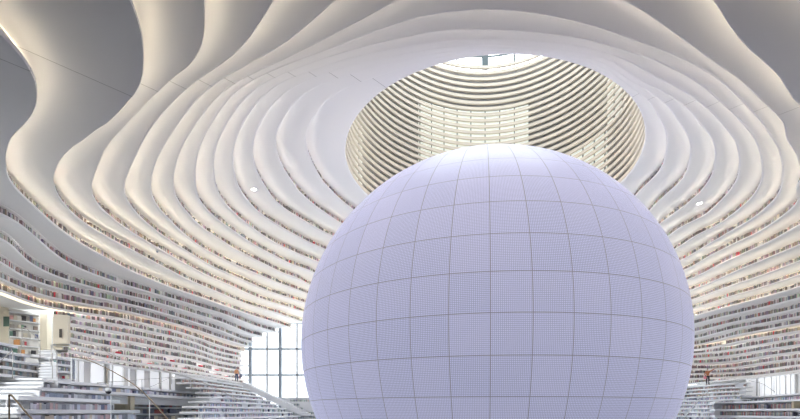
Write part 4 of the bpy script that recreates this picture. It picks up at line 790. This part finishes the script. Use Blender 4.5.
# ------------------------------------------------------------------ steps and short ledges at far left
sc_ = empty('staircase', VZ(20, 24, -ZC), 'near white staircase with close steps at the left edge of the photo', 'stairs')
redge = [18,18.5,19,20,27.5,29,31,38,40,42]
for k in range(10):
    y = 417-4.2*k; D = 20+.9*k; z = ZC+(412-y)*D/FPX; z0 = z-.24
    xl, xr = (-120-400)*D/FPX, (redge[k]-400)*D/FPX
    mb = MB(); xb = (redge[k]-400)*(D+1.0)/FPX; q = lambda o, zz: [(xl,D+o,zz),(xr-.03,D+o,zz),(xb-.03,D+1.0,zz),(xl,D+1.0,zz)]
    mb.hexa(q(.16,z0-.4)+q(.16,z-.03)); mb.hexa(q(0,z-.03)+q(0,z+.06)); mb.build('step', white_ledge, sc_)
up = [(-60,23.5),(0,27),(18,28.6),(30,29.7),(39,30.5)]
FZ = [3.74, 3.28, 2.84, 2.38, 1.93]; FE = [18,30,39,39,38.5]
fphr = ['', 'under the first short ledge above the near staircase', 'under the second short ledge above the near staircase', 'under the third short ledge above the near staircase', '']
Lf = []
for k in range(5):
    pts = [(px, d+.35*(4-k)*.6) for px, d in up if px < FE[k]-1]; pts.append((FE[k], float(np.interp(FE[k], [u[0] for u in up], [u[1] for u in up]))+.35*(4-k)*.6))
    L = line(pts); n_ = normals(L, -1); Lf.append((L, n_))
    mb = MB(); ledge(mb, L, n_, 1.5, ZC+FZ[k], .16)
    s = tag(mb.build('terrace_slab', white_ledge), f'short white ledge at far left above the near staircase, {ORD[k+1]} from the top', 'terrace ledge', kind='structure')
    if k < 4:
        mb = MB(); upright(mb, L, n_, .42, ZC+FZ[k+1], ZC+FZ[k]); mb.build('back_panel', shelf_back, s)
FLC = [('charcoal',(.16,.18,.19)),('dark teal',(.14,.24,.25)),('slate grey',(.28,.31,.33)),('grey',(.40,.42,.43)),('dark brown',(.20,.17,.15)),('silver grey',(.52,.54,.55))]
ends = [13,27,38,38]
for k in range(1, 4):
    book_row(Lf[k][0], Lf[k][1], .08, ZC+FZ[k+1]+.16, FLC, 1, ends[k], fphr[k], 'books under the short far-left ledges', h=(.24,.28), wmin=.12, wmax=.24, gap=.04)
stuff_books(Lf[0][0], Lf[0][1], .08, ZC+FZ[1]+.16, FLC, -5, 13, (.22,.27), .98)
up_st = empty('staircase', VZ(46, 30.5, -ZC), 'short upper white staircase between the far-left ledges and the glass panel', 'stairs')
for k in range(11):
    y = 380-2.9*k; D = 29.3+.28*k; z = ZC+(412-y)*D/FPX
    xl, xr = (38.5-400)*D/FPX, (56-400)*D/FPX
    mb = MB(); xb, xlb = (56-400)*(D+.7)/FPX, (38.5-400)*(D+.7)/FPX; q = lambda o, zz: [(xl,D+o,zz),(xr,D+o,zz),(xb,D+.7,zz),(xlb,D+.7,zz)]
    mb.hexa(q(.14,z-.45)+q(.14,z-.02)); mb.hexa(q(0,z-.02)+q(0,z+.05)); mb.build('step', white_ledge, up_st)
for k, (z, lab) in enumerate(((3.42,'first'),(3.02,'second'),(2.6,'third'),(2.1,'fourth'))):
    L = line([(55.5,30.9),(72,32.2)]); n_ = normals(L, -1)
    mb = MB(); ledge(mb, L, n_, 1.2, ZC+z-.14, .14)
    s = tag(mb.build('terrace_slab', white_ledge), f'short white ledge left of the lit panels, {lab} from the top', 'terrace ledge', kind='structure')
    if k < 3:
        mb = MB(); upright(mb, L, n_, .4, ZC+z-.6, ZC+z-.14); mb.build('back_panel', shelf_back, s)
        stuff_books(L, n_, .08, ZC+(3.42,3.02,2.6,2.1)[k+1], FLC if k < 2 else [(.7,.68,.66),(.5,.06,.08)], 56 if k < 2 else 63, 71, (.18,.23), .98)

# ------------------------------------------------------------------ handrails and glass
bronze = mat('bronze_rail', (.33,.25,.16), .35, .5)
steel = mat('satin_steel', (.50,.48,.46), .35, .5)
def smooth_pts(p, n=5):
    q = [np.array(a) for a in p]; out = []
    for i in range(len(q)-1):
        p0, p1, p2, p3 = q[max(i-1,0)], q[i], q[i+1], q[min(i+2,len(q)-1)]
        for s in range(n):
            t = s/n; out.append(.5*((2*p1)+(p2-p0)*t+(2*p0-5*p1+4*p2-p3)*t*t+(3*p1-p0-3*p2+p3)*t**3))
    out.append(q[-1]); return out
def handrail(label, rail, posts, r, m, smooth=True):
    e = empty('handrail', V(*rail[0]), label, 'handrail')
    mb = MB(); p = [V(*q) for q in rail]; mb.tube(smooth_pts(p) if smooth else p, r, 8); mb.build('rail', m, e, True)
    for a, b in posts:
        mb = MB(); mb.tube([V(*a), V(*b)], r*.85, 8); mb.build('post', m, e, True)
handrail('bronze handrail with a bent top rising from the bottom left corner', [(9.2,440,15),(9.2,398,15),(9.4,395.8,15),(10.2,394.8,15),(11.4,395.2,15),(14,398.2,14.9),(24,410,14.5),(36,424,14)], [], .024, bronze)
handrail('long bronze handrail curving down past the lit panels at lower left', [(72,357.2,30),(80,358,29),(90,360.8,28),(107,368.5,26.5),(125,378.5,25),(140,389.5,23.5),(155,404.5,22),(172,424,20.5)], [((107,368.8,26.5),(107,383,26.5))], .026, bronze)
handrail('short steel handrail and post at the left edge above the staircase', [(-6,368,27),(0,362,27),(6,356,26.8),(12,351,26.5)], [((12.6,350.5,26.3),(12.6,378.5,26.3))], .024, steel)
handrail('steel handrail with two posts in front of the alcove bookcase', [(22,330,30),(22.4,328.2,30),(26,328.6,30),(33,334,30.2),(40,340.5,30.4)], [((22,329,30),(22,349.5,30)),((40,340,30.4),(40,360,30.4))], .026, steel)
handrail('steel handrail with close posts in front of the cream door', [(51,346,29),(51.4,344.8,29),(54,348.5,28.9),(57,354,28.8)], [((51.2,345,29),(51.2,366,29)),((52.6,353,28.7),(52.6,378.5,28.7)),((57,354,28.8),(57,377,28.8))], .026, steel)
handrail('steel handrail sloping in front of the lowest left shelves', [(91,346,33.5),(91.3,344.3,33.5),(95,345.2,33.8),(105,351,35),(114,356,36),(126,361,37.5),(138,366,38.5)], [((91,345,33.5),(91,360.5,33.5)),((114,352,34.5),(114,364,34.5)),((138,362,38),(138,369,38))], .024, steel)
handrail('thin steel handrail descending past the left stepped seating', [(150,366,38.5),(157,369,39),(172,373,40),(190,378,41),(206,384,42.5),(222,391.5,44),(240,401,46)], [((172,373,40),(172,384,40)),((190,378,41),(190,389,41)),((222,391.5,44),(222,402,44))], .03, steel)
handrail('low steel rail along the top ledge before the lit panels', [(97,383,31),(112,381.8,32),(126,381.2,33.5),(142,379.5,35),(160,378.2,37),(176,376.8,39)], [((112,381.8,32),(112,386.8,32)),((142,379.5,35),(142,389.8,35)),((161,378.2,37),(161,391.3,37))], .024, steel)
handrail('steel rail slanting across the lit panels at lower left', [(150,387,35.5),(156,384.5,36),(164,380.5,37),(173,376.6,38.5)], [((150,387,35.5),(150,390.5,35.5))], .022, steel)
handrail('steel handrail curving down in front of the lit panels at lower right', [(748,381,44),(755,381.8,44),(762,383.6,43.5),(768,387,43),(775,392,42.5)], [((774,377.5,43),(774,394,43)),((759.5,381,44),(759.5,396,44)),((786,376,42),(786,394.5,42))], .026, steel)
handrail('thin steel handrail rising from the sphere past the right stepped seating', [(682,421,42),(692,409,43),(705,394.5,44),(716,389,45),(735,384,46),(752,380,47)], [((707,393.5,44),(707,405,44)),((735,384,46),(735,397,46))], .024, steel)
gb = empty('glass_balustrade', VZ(130, 26, -ZC), 'clear glass panel with pale edges in front of the tan recess', 'balustrade')
a, b = VZ(111,26.5,0), VZ(149.5,27.5,0)
mb = MB(); mb.hexa([(a[0],a[1],0),(b[0],b[1],0),(b[0],b[1]+.03,0),(a[0],a[1]+.03,0),(a[0],a[1],ZC+.85),(b[0],b[1],ZC+.66),(b[0],b[1]+.03,ZC+.66),(a[0],a[1]+.03,ZC+.85)]); mb.build('pane', glass_material('pale_glass', (.94,.97,.97), .06), gb)
for q, zt__ in ((a,.85),(b,.66)):
    mb = MB(); mb.bar((q[0],q[1],0),(q[0],q[1],ZC+zt__),.03,.05); mb.build('edge', steel_white, gb)
gb2 = empty('glass_balustrade', VZ(72, 29.5, -ZC), 'narrow glass panel between the short ledges and the lit panels', 'balustrade')
a, b = VZ(71.5,29.4,0), VZ(76,29.6,0)
mb = MB(); mb.hexa([(a[0],a[1],ZC+1.95),(b[0],b[1],ZC+1.95),(b[0],b[1]+.03,ZC+1.95),(a[0],a[1]+.03,ZC+1.95),(a[0],a[1],ZC+3.15),(b[0],b[1],ZC+3.12),(b[0],b[1]+.03,ZC+3.12),(a[0],a[1]+.03,ZC+3.15)]); mb.build('pane', glass_material('grey_glass', (.85,.89,.9), .1), gb2)
for q in (a, b):
    mb = MB(); mb.bar((q[0],q[1],ZC+1.9),(q[0],q[1],ZC+3.16),.05,.05); mb.build('edge', steel_white, gb2)

# ------------------------------------------------------------------ small fittings
def downlight(label, px, py, t):
    z = zt(t); D = (z-ZC)*FPX/(HORIZON-py); x = (px-400)*D/FPX
    e = empty('downlight', (x,D,z), label, 'ceiling light')
    mb = MB(); mb.lathe((x,D,z), [(.22,-.03),(.24,-.05),(.19,-.05),(.17,-.02)], 24); mb.build('trim_ring', steel_white, e, True)
    mb = MB(); mb.lathe((x,D,z), [(.165,-.045),(.15,-.06),(.08,-.07)], 24); mb.build('lamp', mat('downlight_lamp', (1,1,1), .3, emit=(1,.97,.92), estr=DOWN), e, True)
    l = bpy.data.lights.new('downlight_beam', 'SPOT'); l.energy = DOWNW; l.spot_size = math.radians(110); l.spot_blend = .6; l.shadow_soft_size = .2; l.color = (1,.96,.9)
    lo = bpy.data.objects.new('downlight_beam', l); COL.objects.link(lo); lo.location = (0,0,-.09); lo.parent = e
downlight('bright round downlight in the ceiling left of the oculus', 254, 189, 3)
downlight('bright round downlight in the ceiling right of the oculus', 699.5, 203, 3)
for k, (x, y) in enumerate(((-21.5,9.5),(-22.5,13),(-23.5,16.5))):  # downlights added out of view to brighten the near left terraces
    z = zt(14) if True else 0
    e = empty('downlight', (x,y,z), f'added out-of-view downlight over the near left terraces, {ORD[k+1]} of three', 'ceiling light')
    mb = MB(); mb.lathe((x,y,z), [(.22,-.03),(.24,-.05),(.19,-.05),(.17,-.02)], 24); mb.build('trim_ring', steel_white, e, True)
    mb = MB(); mb.lathe((x,y,z), [(.165,-.045),(.15,-.06),(.08,-.07)], 24); mb.build('lamp', mat('downlight_lamp', (1,1,1), .3, emit=(1,1,1), estr=DOWN), e, True)
    l = bpy.data.lights.new('downlight_beam', 'SPOT'); l.energy = NEAR_FILL; l.spot_size = math.radians(120); l.spot_blend = .7; l.shadow_soft_size = .25; l.color = (.95,.98,1)
    lo = bpy.data.objects.new('downlight_beam', l); COL.objects.link(lo); lo.location = (0,0,-.1); lo.rotation_euler = (math.radians(35),0,0); lo.parent = e
e = empty('security_camera', V(108.3,391,26), 'white dome camera with dark lens under the top left ledge', 'camera')
c = Vector(V(108.3,391,26))
mb = MB(); mb.bar(c+Vector((0,0,.5)), c+Vector((0,0,.12)), .05); mb.build('stem', steel, e)
mb = MB(); mb.lathe(c, [(.05,.17),(.13,.15),(.155,.06),(.155,-.02)], 20); mb.build('housing', steel_white, e, True)
mb = MB(); mb.lathe(c, [(.14,-.02),(.135,-.07),(.10,-.13),(.04,-.16)], 20); mb.build('dark_dome', mat('dark_dome', (.05,.05,.06), .15), e, True)
zb = zt(10)+SLAB
D9 = (zb-ZC)*FPX/(HORIZON-250.5)
c = Vector(((158-400)*(D9-.3)/FPX, D9-.3, zb-.02))
e = empty('security_camera', c, 'small white camera on a dark rod at a ceiling tier lip', 'camera')
mb = MB(); mb.bar(c+Vector((0,0,.1)), c+Vector((0,0,.62)), .05); mb.bar(c+Vector((0,0,.1)), c+Vector((0,.3,.1)), .05); mb.build('rod', mat('dark_rod', (.18,.18,.2), .4), e)
mb = MB(); mb.box(c.x-.13, c.x+.13, c.y-.3, c.y+.1, c.z-.12, c.z+.14); mb.lathe((c.x,c.y-.1,c.z-.2), [(.06,0),(.10,.05),(.10,.1)], 12); mb.build('body', steel_white, e)
mb = MB(); mb.lathe((c.x,c.y-.1,c.z-.24), [(.05,0),(.07,.04)], 12); mb.build('lens', mat('blue_lens', (.25,.33,.5), .2), e)

red = mat('red_fabric', (.66,.06,.09), .8)
clab = ['red cushion on the lowest left shelf, leftmost on that shelf','red cushion on the second lowest left shelf, nearer the middle','red cushion on the lowest left shelf, second from the left','red cushion on the second lowest left shelf, third along','red cushion on the second lowest left shelf, nearest the person','red cushion on the lowest left shelf, third from the left','red cushion on the lowest left shelf beside the person','red cushion on the second lowest left shelf above the sloping handrail']
for (px, py, t), lb in zip(cush, clab):
    z = zt(t)+SLAB
    a = RB[t-1]; xs = CX+a*COS; ys = CY+a*SIN; okk = np.where((ys > 25) & (ys < 62) & (xs < 0))[0]
    i = okk[np.argmin(abs(400+FPX*xs[okk]/ys[okk]-px))]; q = P(a[i]-.10, i, z)
    bm = bmesh.new(); bmesh.ops.create_cube(bm, size=1); bmesh.ops.scale(bm, vec=(.48,.26,.17), verts=bm.verts)
    bmesh.ops.bevel(bm, geom=bm.edges[:], offset=.05, segments=3, affect='EDGES')
    me = bpy.data.meshes.new('seat_cushion'); bm.to_mesh(me); bm.free(); me.materials.append(red); me.polygons.foreach_set('use_smooth', [True]*len(me.polygons))
    o = bpy.data.objects.new('seat_cushion', me); COL.objects.link(o); o.location = (q[0],q[1],z+.086); o.rotation_euler = (0,0,ANG[i]+math.pi/2)
    tag(o, lb, 'cushion', 'red cushions on the lower left shelves')

# ------------------------------------------------------------------ people
def skin_mesh(name, verts, edges, radii, root, m, parent, sub=2):
    me = bpy.data.meshes.new(name); me.from_pydata(verts, edges, []); o = bpy.data.objects.new(name, me); COL.objects.link(o)
    md = o.modifiers.new('skin', 'SKIN')
    for k, r in enumerate(radii):
        d = me.skin_vertices[0].data[k]; rr = r if isinstance(r, tuple) else (r, r); d.radius = rr; d.use_root = (k == root)
    sb = o.modifiers.new('sub', 'SUBSURF'); sb.levels = sub; sb.render_levels = sub
    dg = bpy.context.evaluated_depsgraph_get(); ev = bpy.data.meshes.new_from_object(o.evaluated_get(dg))
    o.modifiers.clear(); o.data = ev; ev.name = name
    ev.materials.clear(); ev.materials.append(m); ev.polygons.foreach_set('use_smooth', [True]*len(ev.polygons))
    if parent: o.parent = parent
    return o
skin = mat('skin', (.70,.48,.37), .6)
def person(loc, rz, label, top_col, leg_col, hair_col, armL, armR, stride, H, bag=None):
    """armL / armR: elbow, wrist offsets from the shoulder; x = to the figure's left, -y = front"""
    e = empty('person', loc, label, 'person'); e.rotation_euler = (0,0,rz); s = H/1.70; e.scale = (s,s,s)
    Vt, Ed, Rd = [], [], []
    def add(p, r, to=None):
        Vt.append(p); Rd.append(r); k = len(Vt)-1
        if to is not None: Ed.append((to,k))
        return k
    pel = add((0,0,.93), (.135,.10)); wst = add((0,.0,1.08), (.115,.085), pel); ch = add((0,.01,1.28), (.145,.10), wst); nb = add((0,.015,1.43), (.06,.055), ch)
    nk = add((0,0,1.49), .05, nb); hd = add((0,-.015,1.575), (.072,.085), nk); add((0,-.005,1.65), (.062,.075), hd)
    add((0,-.105,1.565), .014, hd)
    J = {}
    for sgn, arm, key in ((1,armL,'l'),(-1,armR,'r')):
        sh = add((.165*sgn,.01,1.385), .052, ch)
        el = add(tuple(np.array(Vt[sh])+np.array(arm[0])), .042, sh); wr = add(tuple(np.array(Vt[sh])+np.array(arm[1])), .028, el)
        d = np.array(Vt[wr])-np.array(Vt[el]); d /= np.linalg.norm(d); side = np.cross(d, (0,-1,0.2)); side /= np.linalg.norm(side)
        pm = add(tuple(np.array(Vt[wr])+d*.055), (.036,.02), wr)
        base = np.array(Vt[pm])
        for q, (o_, ln) in enumerate(((-.03,.065),(-.01,.078),(.01,.073),(.03,.055))):
            f1 = add(tuple(base+side*o_+d*.035), .0095, pm); f2 = add(tuple(base+side*o_*1.1+d*(.035+ln*.6)+np.array((0,-.008,0))), .009, f1); add(tuple(base+side*o_*1.1+d*(.035+ln)+np.array((0,-.022,0))), .008, f2)
        t1 = add(tuple(base-side*.045*sgn-d*.01), .011, pm); add(tuple(base-side*.06*sgn+d*.03), .009, t1)
        hp = add((.085*sgn,0,.88), .088, pel); kn = add((.095*sgn,-.03-stride*sgn*.5,.49), .06, hp); an = add((.10*sgn,.02-stride*sgn,.09), .04, kn)
        ft = add((.105*sgn,-.06-stride*sgn,.045), .04, an); add((.11*sgn,-.15-stride*sgn,.035), .032, ft)
        J[key] = (Vt[sh],Vt[el],Vt[wr],Vt[hp],Vt[kn],Vt[an])
    skin_mesh('body', Vt, Ed, Rd, pel, skin, e)
    # top
    v = [(0,0,.90),(0,0,1.08),(0,.01,1.28),(0,.012,1.425)]; ed = [(0,1),(1,2),(2,3)]; r = [(.155,.122),(.135,.105),(.165,.122),(.08,.07)]
    for key in 'lr':
        sh, el, wr = J[key][:3]; n0 = len(v)
        wr2 = tuple(np.array(el)+(np.array(wr)-np.array(el))*.85)
        v += [sh, el, wr2]; ed += [(2,n0),(n0,n0+1),(n0+1,n0+2)]; r += [.07,.056,.045]
    skin_mesh('jacket', v, ed, r, 0, mat('jacket', top_col, .8), e)
    v = [(0,0,.93)]; ed = []; r = [(.145,.112)]
    for key in 'lr':
        hp, kn, an = J[key][3:]; n0 = len(v); v += [hp, kn, an]; ed += [(0,n0),(n0,n0+1),(n0+1,n0+2)]; r += [.10,.073,.058]
    skin_mesh('trousers', v, ed, r, 0, mat('trousers', leg_col, .8), e)
    skin_mesh('hair', [(0,.03,1.55),(0,.015,1.63),(0,-.02,1.69)], [(0,1),(1,2)], [(.075,.06),(.086,.088),(.06,.07)], 0, mat('hair', hair_col, .6), e)
    for key in (1,-1):
        mb = MB(); x = .105*key; y0 = -.07-stride*key
        mb.hexa([(x-.045,y0-.12,0),(x+.045,y0-.12,0),(x+.042,y0+.12,0),(x-.042,y0+.12,0),(x-.03,y0-.09,.06),(x+.03,y0-.09,.06),(x+.035,y0+.11,.085),(x-.035,y0+.11,.085)])
        o = mb.build('shoe', mat('dark_shoe', (.08,.08,.09), .6)); o.parent = e
    for key in (1,-1):
        mb = MB(); mb.lathe((.028*key,-.096,1.592), [(.004,-.008),(.010,-.003),(.010,.003),(.004,.008)], 8); o = mb.build('eye', mat('eye', (.05,.04,.04), .3)); o.parent = e
    mb = MB(); mb.box(-.022,.022,-.104,-.092,1.528,1.536); o = mb.build('mouth', mat('lips', (.50,.22,.20), .5)); o.parent = e
    return e
zg = ZC+TOP-24*PITCH+SLAB
D1 = float(edgeD(236)) + .25
person(((236.6-400)*D1/FPX, D1, zg), math.radians(25), 'person in an orange top and dark blue trousers standing by the glazing', (.66,.34,.17), (.06,.09,.18), (.06,.05,.04),
       ((.04,.03,-.28),(.03,-.12,-.50)), ((-.05,.03,-.28),(-.03,-.10,-.51)), .06, 1.62)
mb = MB(); q = ((236.6-400)*D1/FPX+.52, D1-.1)
mb.box(q[0]-.13, q[0]+.13, q[1]-.1, q[1]+.1, zg+.45, zg+.85)
mb.tube([(q[0]-.1,q[1],zg+.85),(q[0]-.07,q[1],zg+1.0),(q[0]+.07,q[1],zg+1.0),(q[0]+.1,q[1],zg+.85)], .015, 6)
tag(mb.build('shoulder_bag', mat('navy_bag', (.14,.17,.25), .7)), 'dark navy bag held beside the person by the glazing', 'bag')
z2 = ZC+TOP-24*PITCH-.43+.11
D2 = float(edgeD(707)) - .2
pp = ((707-400)*D2/FPX+.05, D2-.05)
person((pp[0], pp[1], z2), math.radians(-20), 'person in an orange-brown top with one arm raised on the right steps', (.50,.20,.10), (.04,.04,.05), (.03,.02,.02),
       ((.16,-.14,.10),(.40,-.26,.26)), ((-.10,.0,-.26),(-.12,-.16,-.42)), .05, 1.92)
mb = MB(); mb.box(pp[0]-.42, pp[0]-.2, pp[1]-.1, pp[1]+.08, z2+.72, z2+1.02)
mb.tube([(pp[0]-.4,pp[1],z2+1.02),(pp[0]-.36,pp[1],z2+1.13),(pp[0]-.26,pp[1],z2+1.13),(pp[0]-.22,pp[1],z2+1.02)], .013, 6)
tag(mb.build('handbag', mat('pink_bag', (.80,.28,.36), .7)), 'pink bag beside the person with the raised arm', 'bag')

bo = books.build('books', book_mat)
tag(bo, 'rows of small books along all the curved shelves and far steps', 'books', kind='stuff')
print('BOOKS', len(individual), len(books.f)//6)
# ------------------------------------------------------------------ light, camera, colour
w = bpy.data.worlds.new('daylight'); scene.world = w; w.use_nodes = True
bg = w.node_tree.nodes['Background']; bg.inputs[0].default_value = (.93,.97,1.,1); bg.inputs[1].default_value = WORLD

cam = bpy.data.cameras.new('camera'); co = bpy.data.objects.new('camera', cam); COL.objects.link(co)
co.location = (0,0,ZC); co.rotation_euler = (math.radians(90),0,0)
cam.sensor_fit = 'HORIZONTAL'; cam.sensor_width = 36; cam.lens = 36*FPX/800
cam.shift_x = 0; cam.shift_y = (HORIZON-209.5)/800
cam.clip_end = 500
scene.camera = co
vs = scene.view_settings
scene.display_settings.display_device = 'sRGB'
vs.view_transform = 'Standard'; vs.look = 'None'; vs.gamma = 1.0; vs.exposure = EXPO; vs.use_curve_mapping = False
scene.cycles.max_bounces = 10; scene.cycles.diffuse_bounces = 6
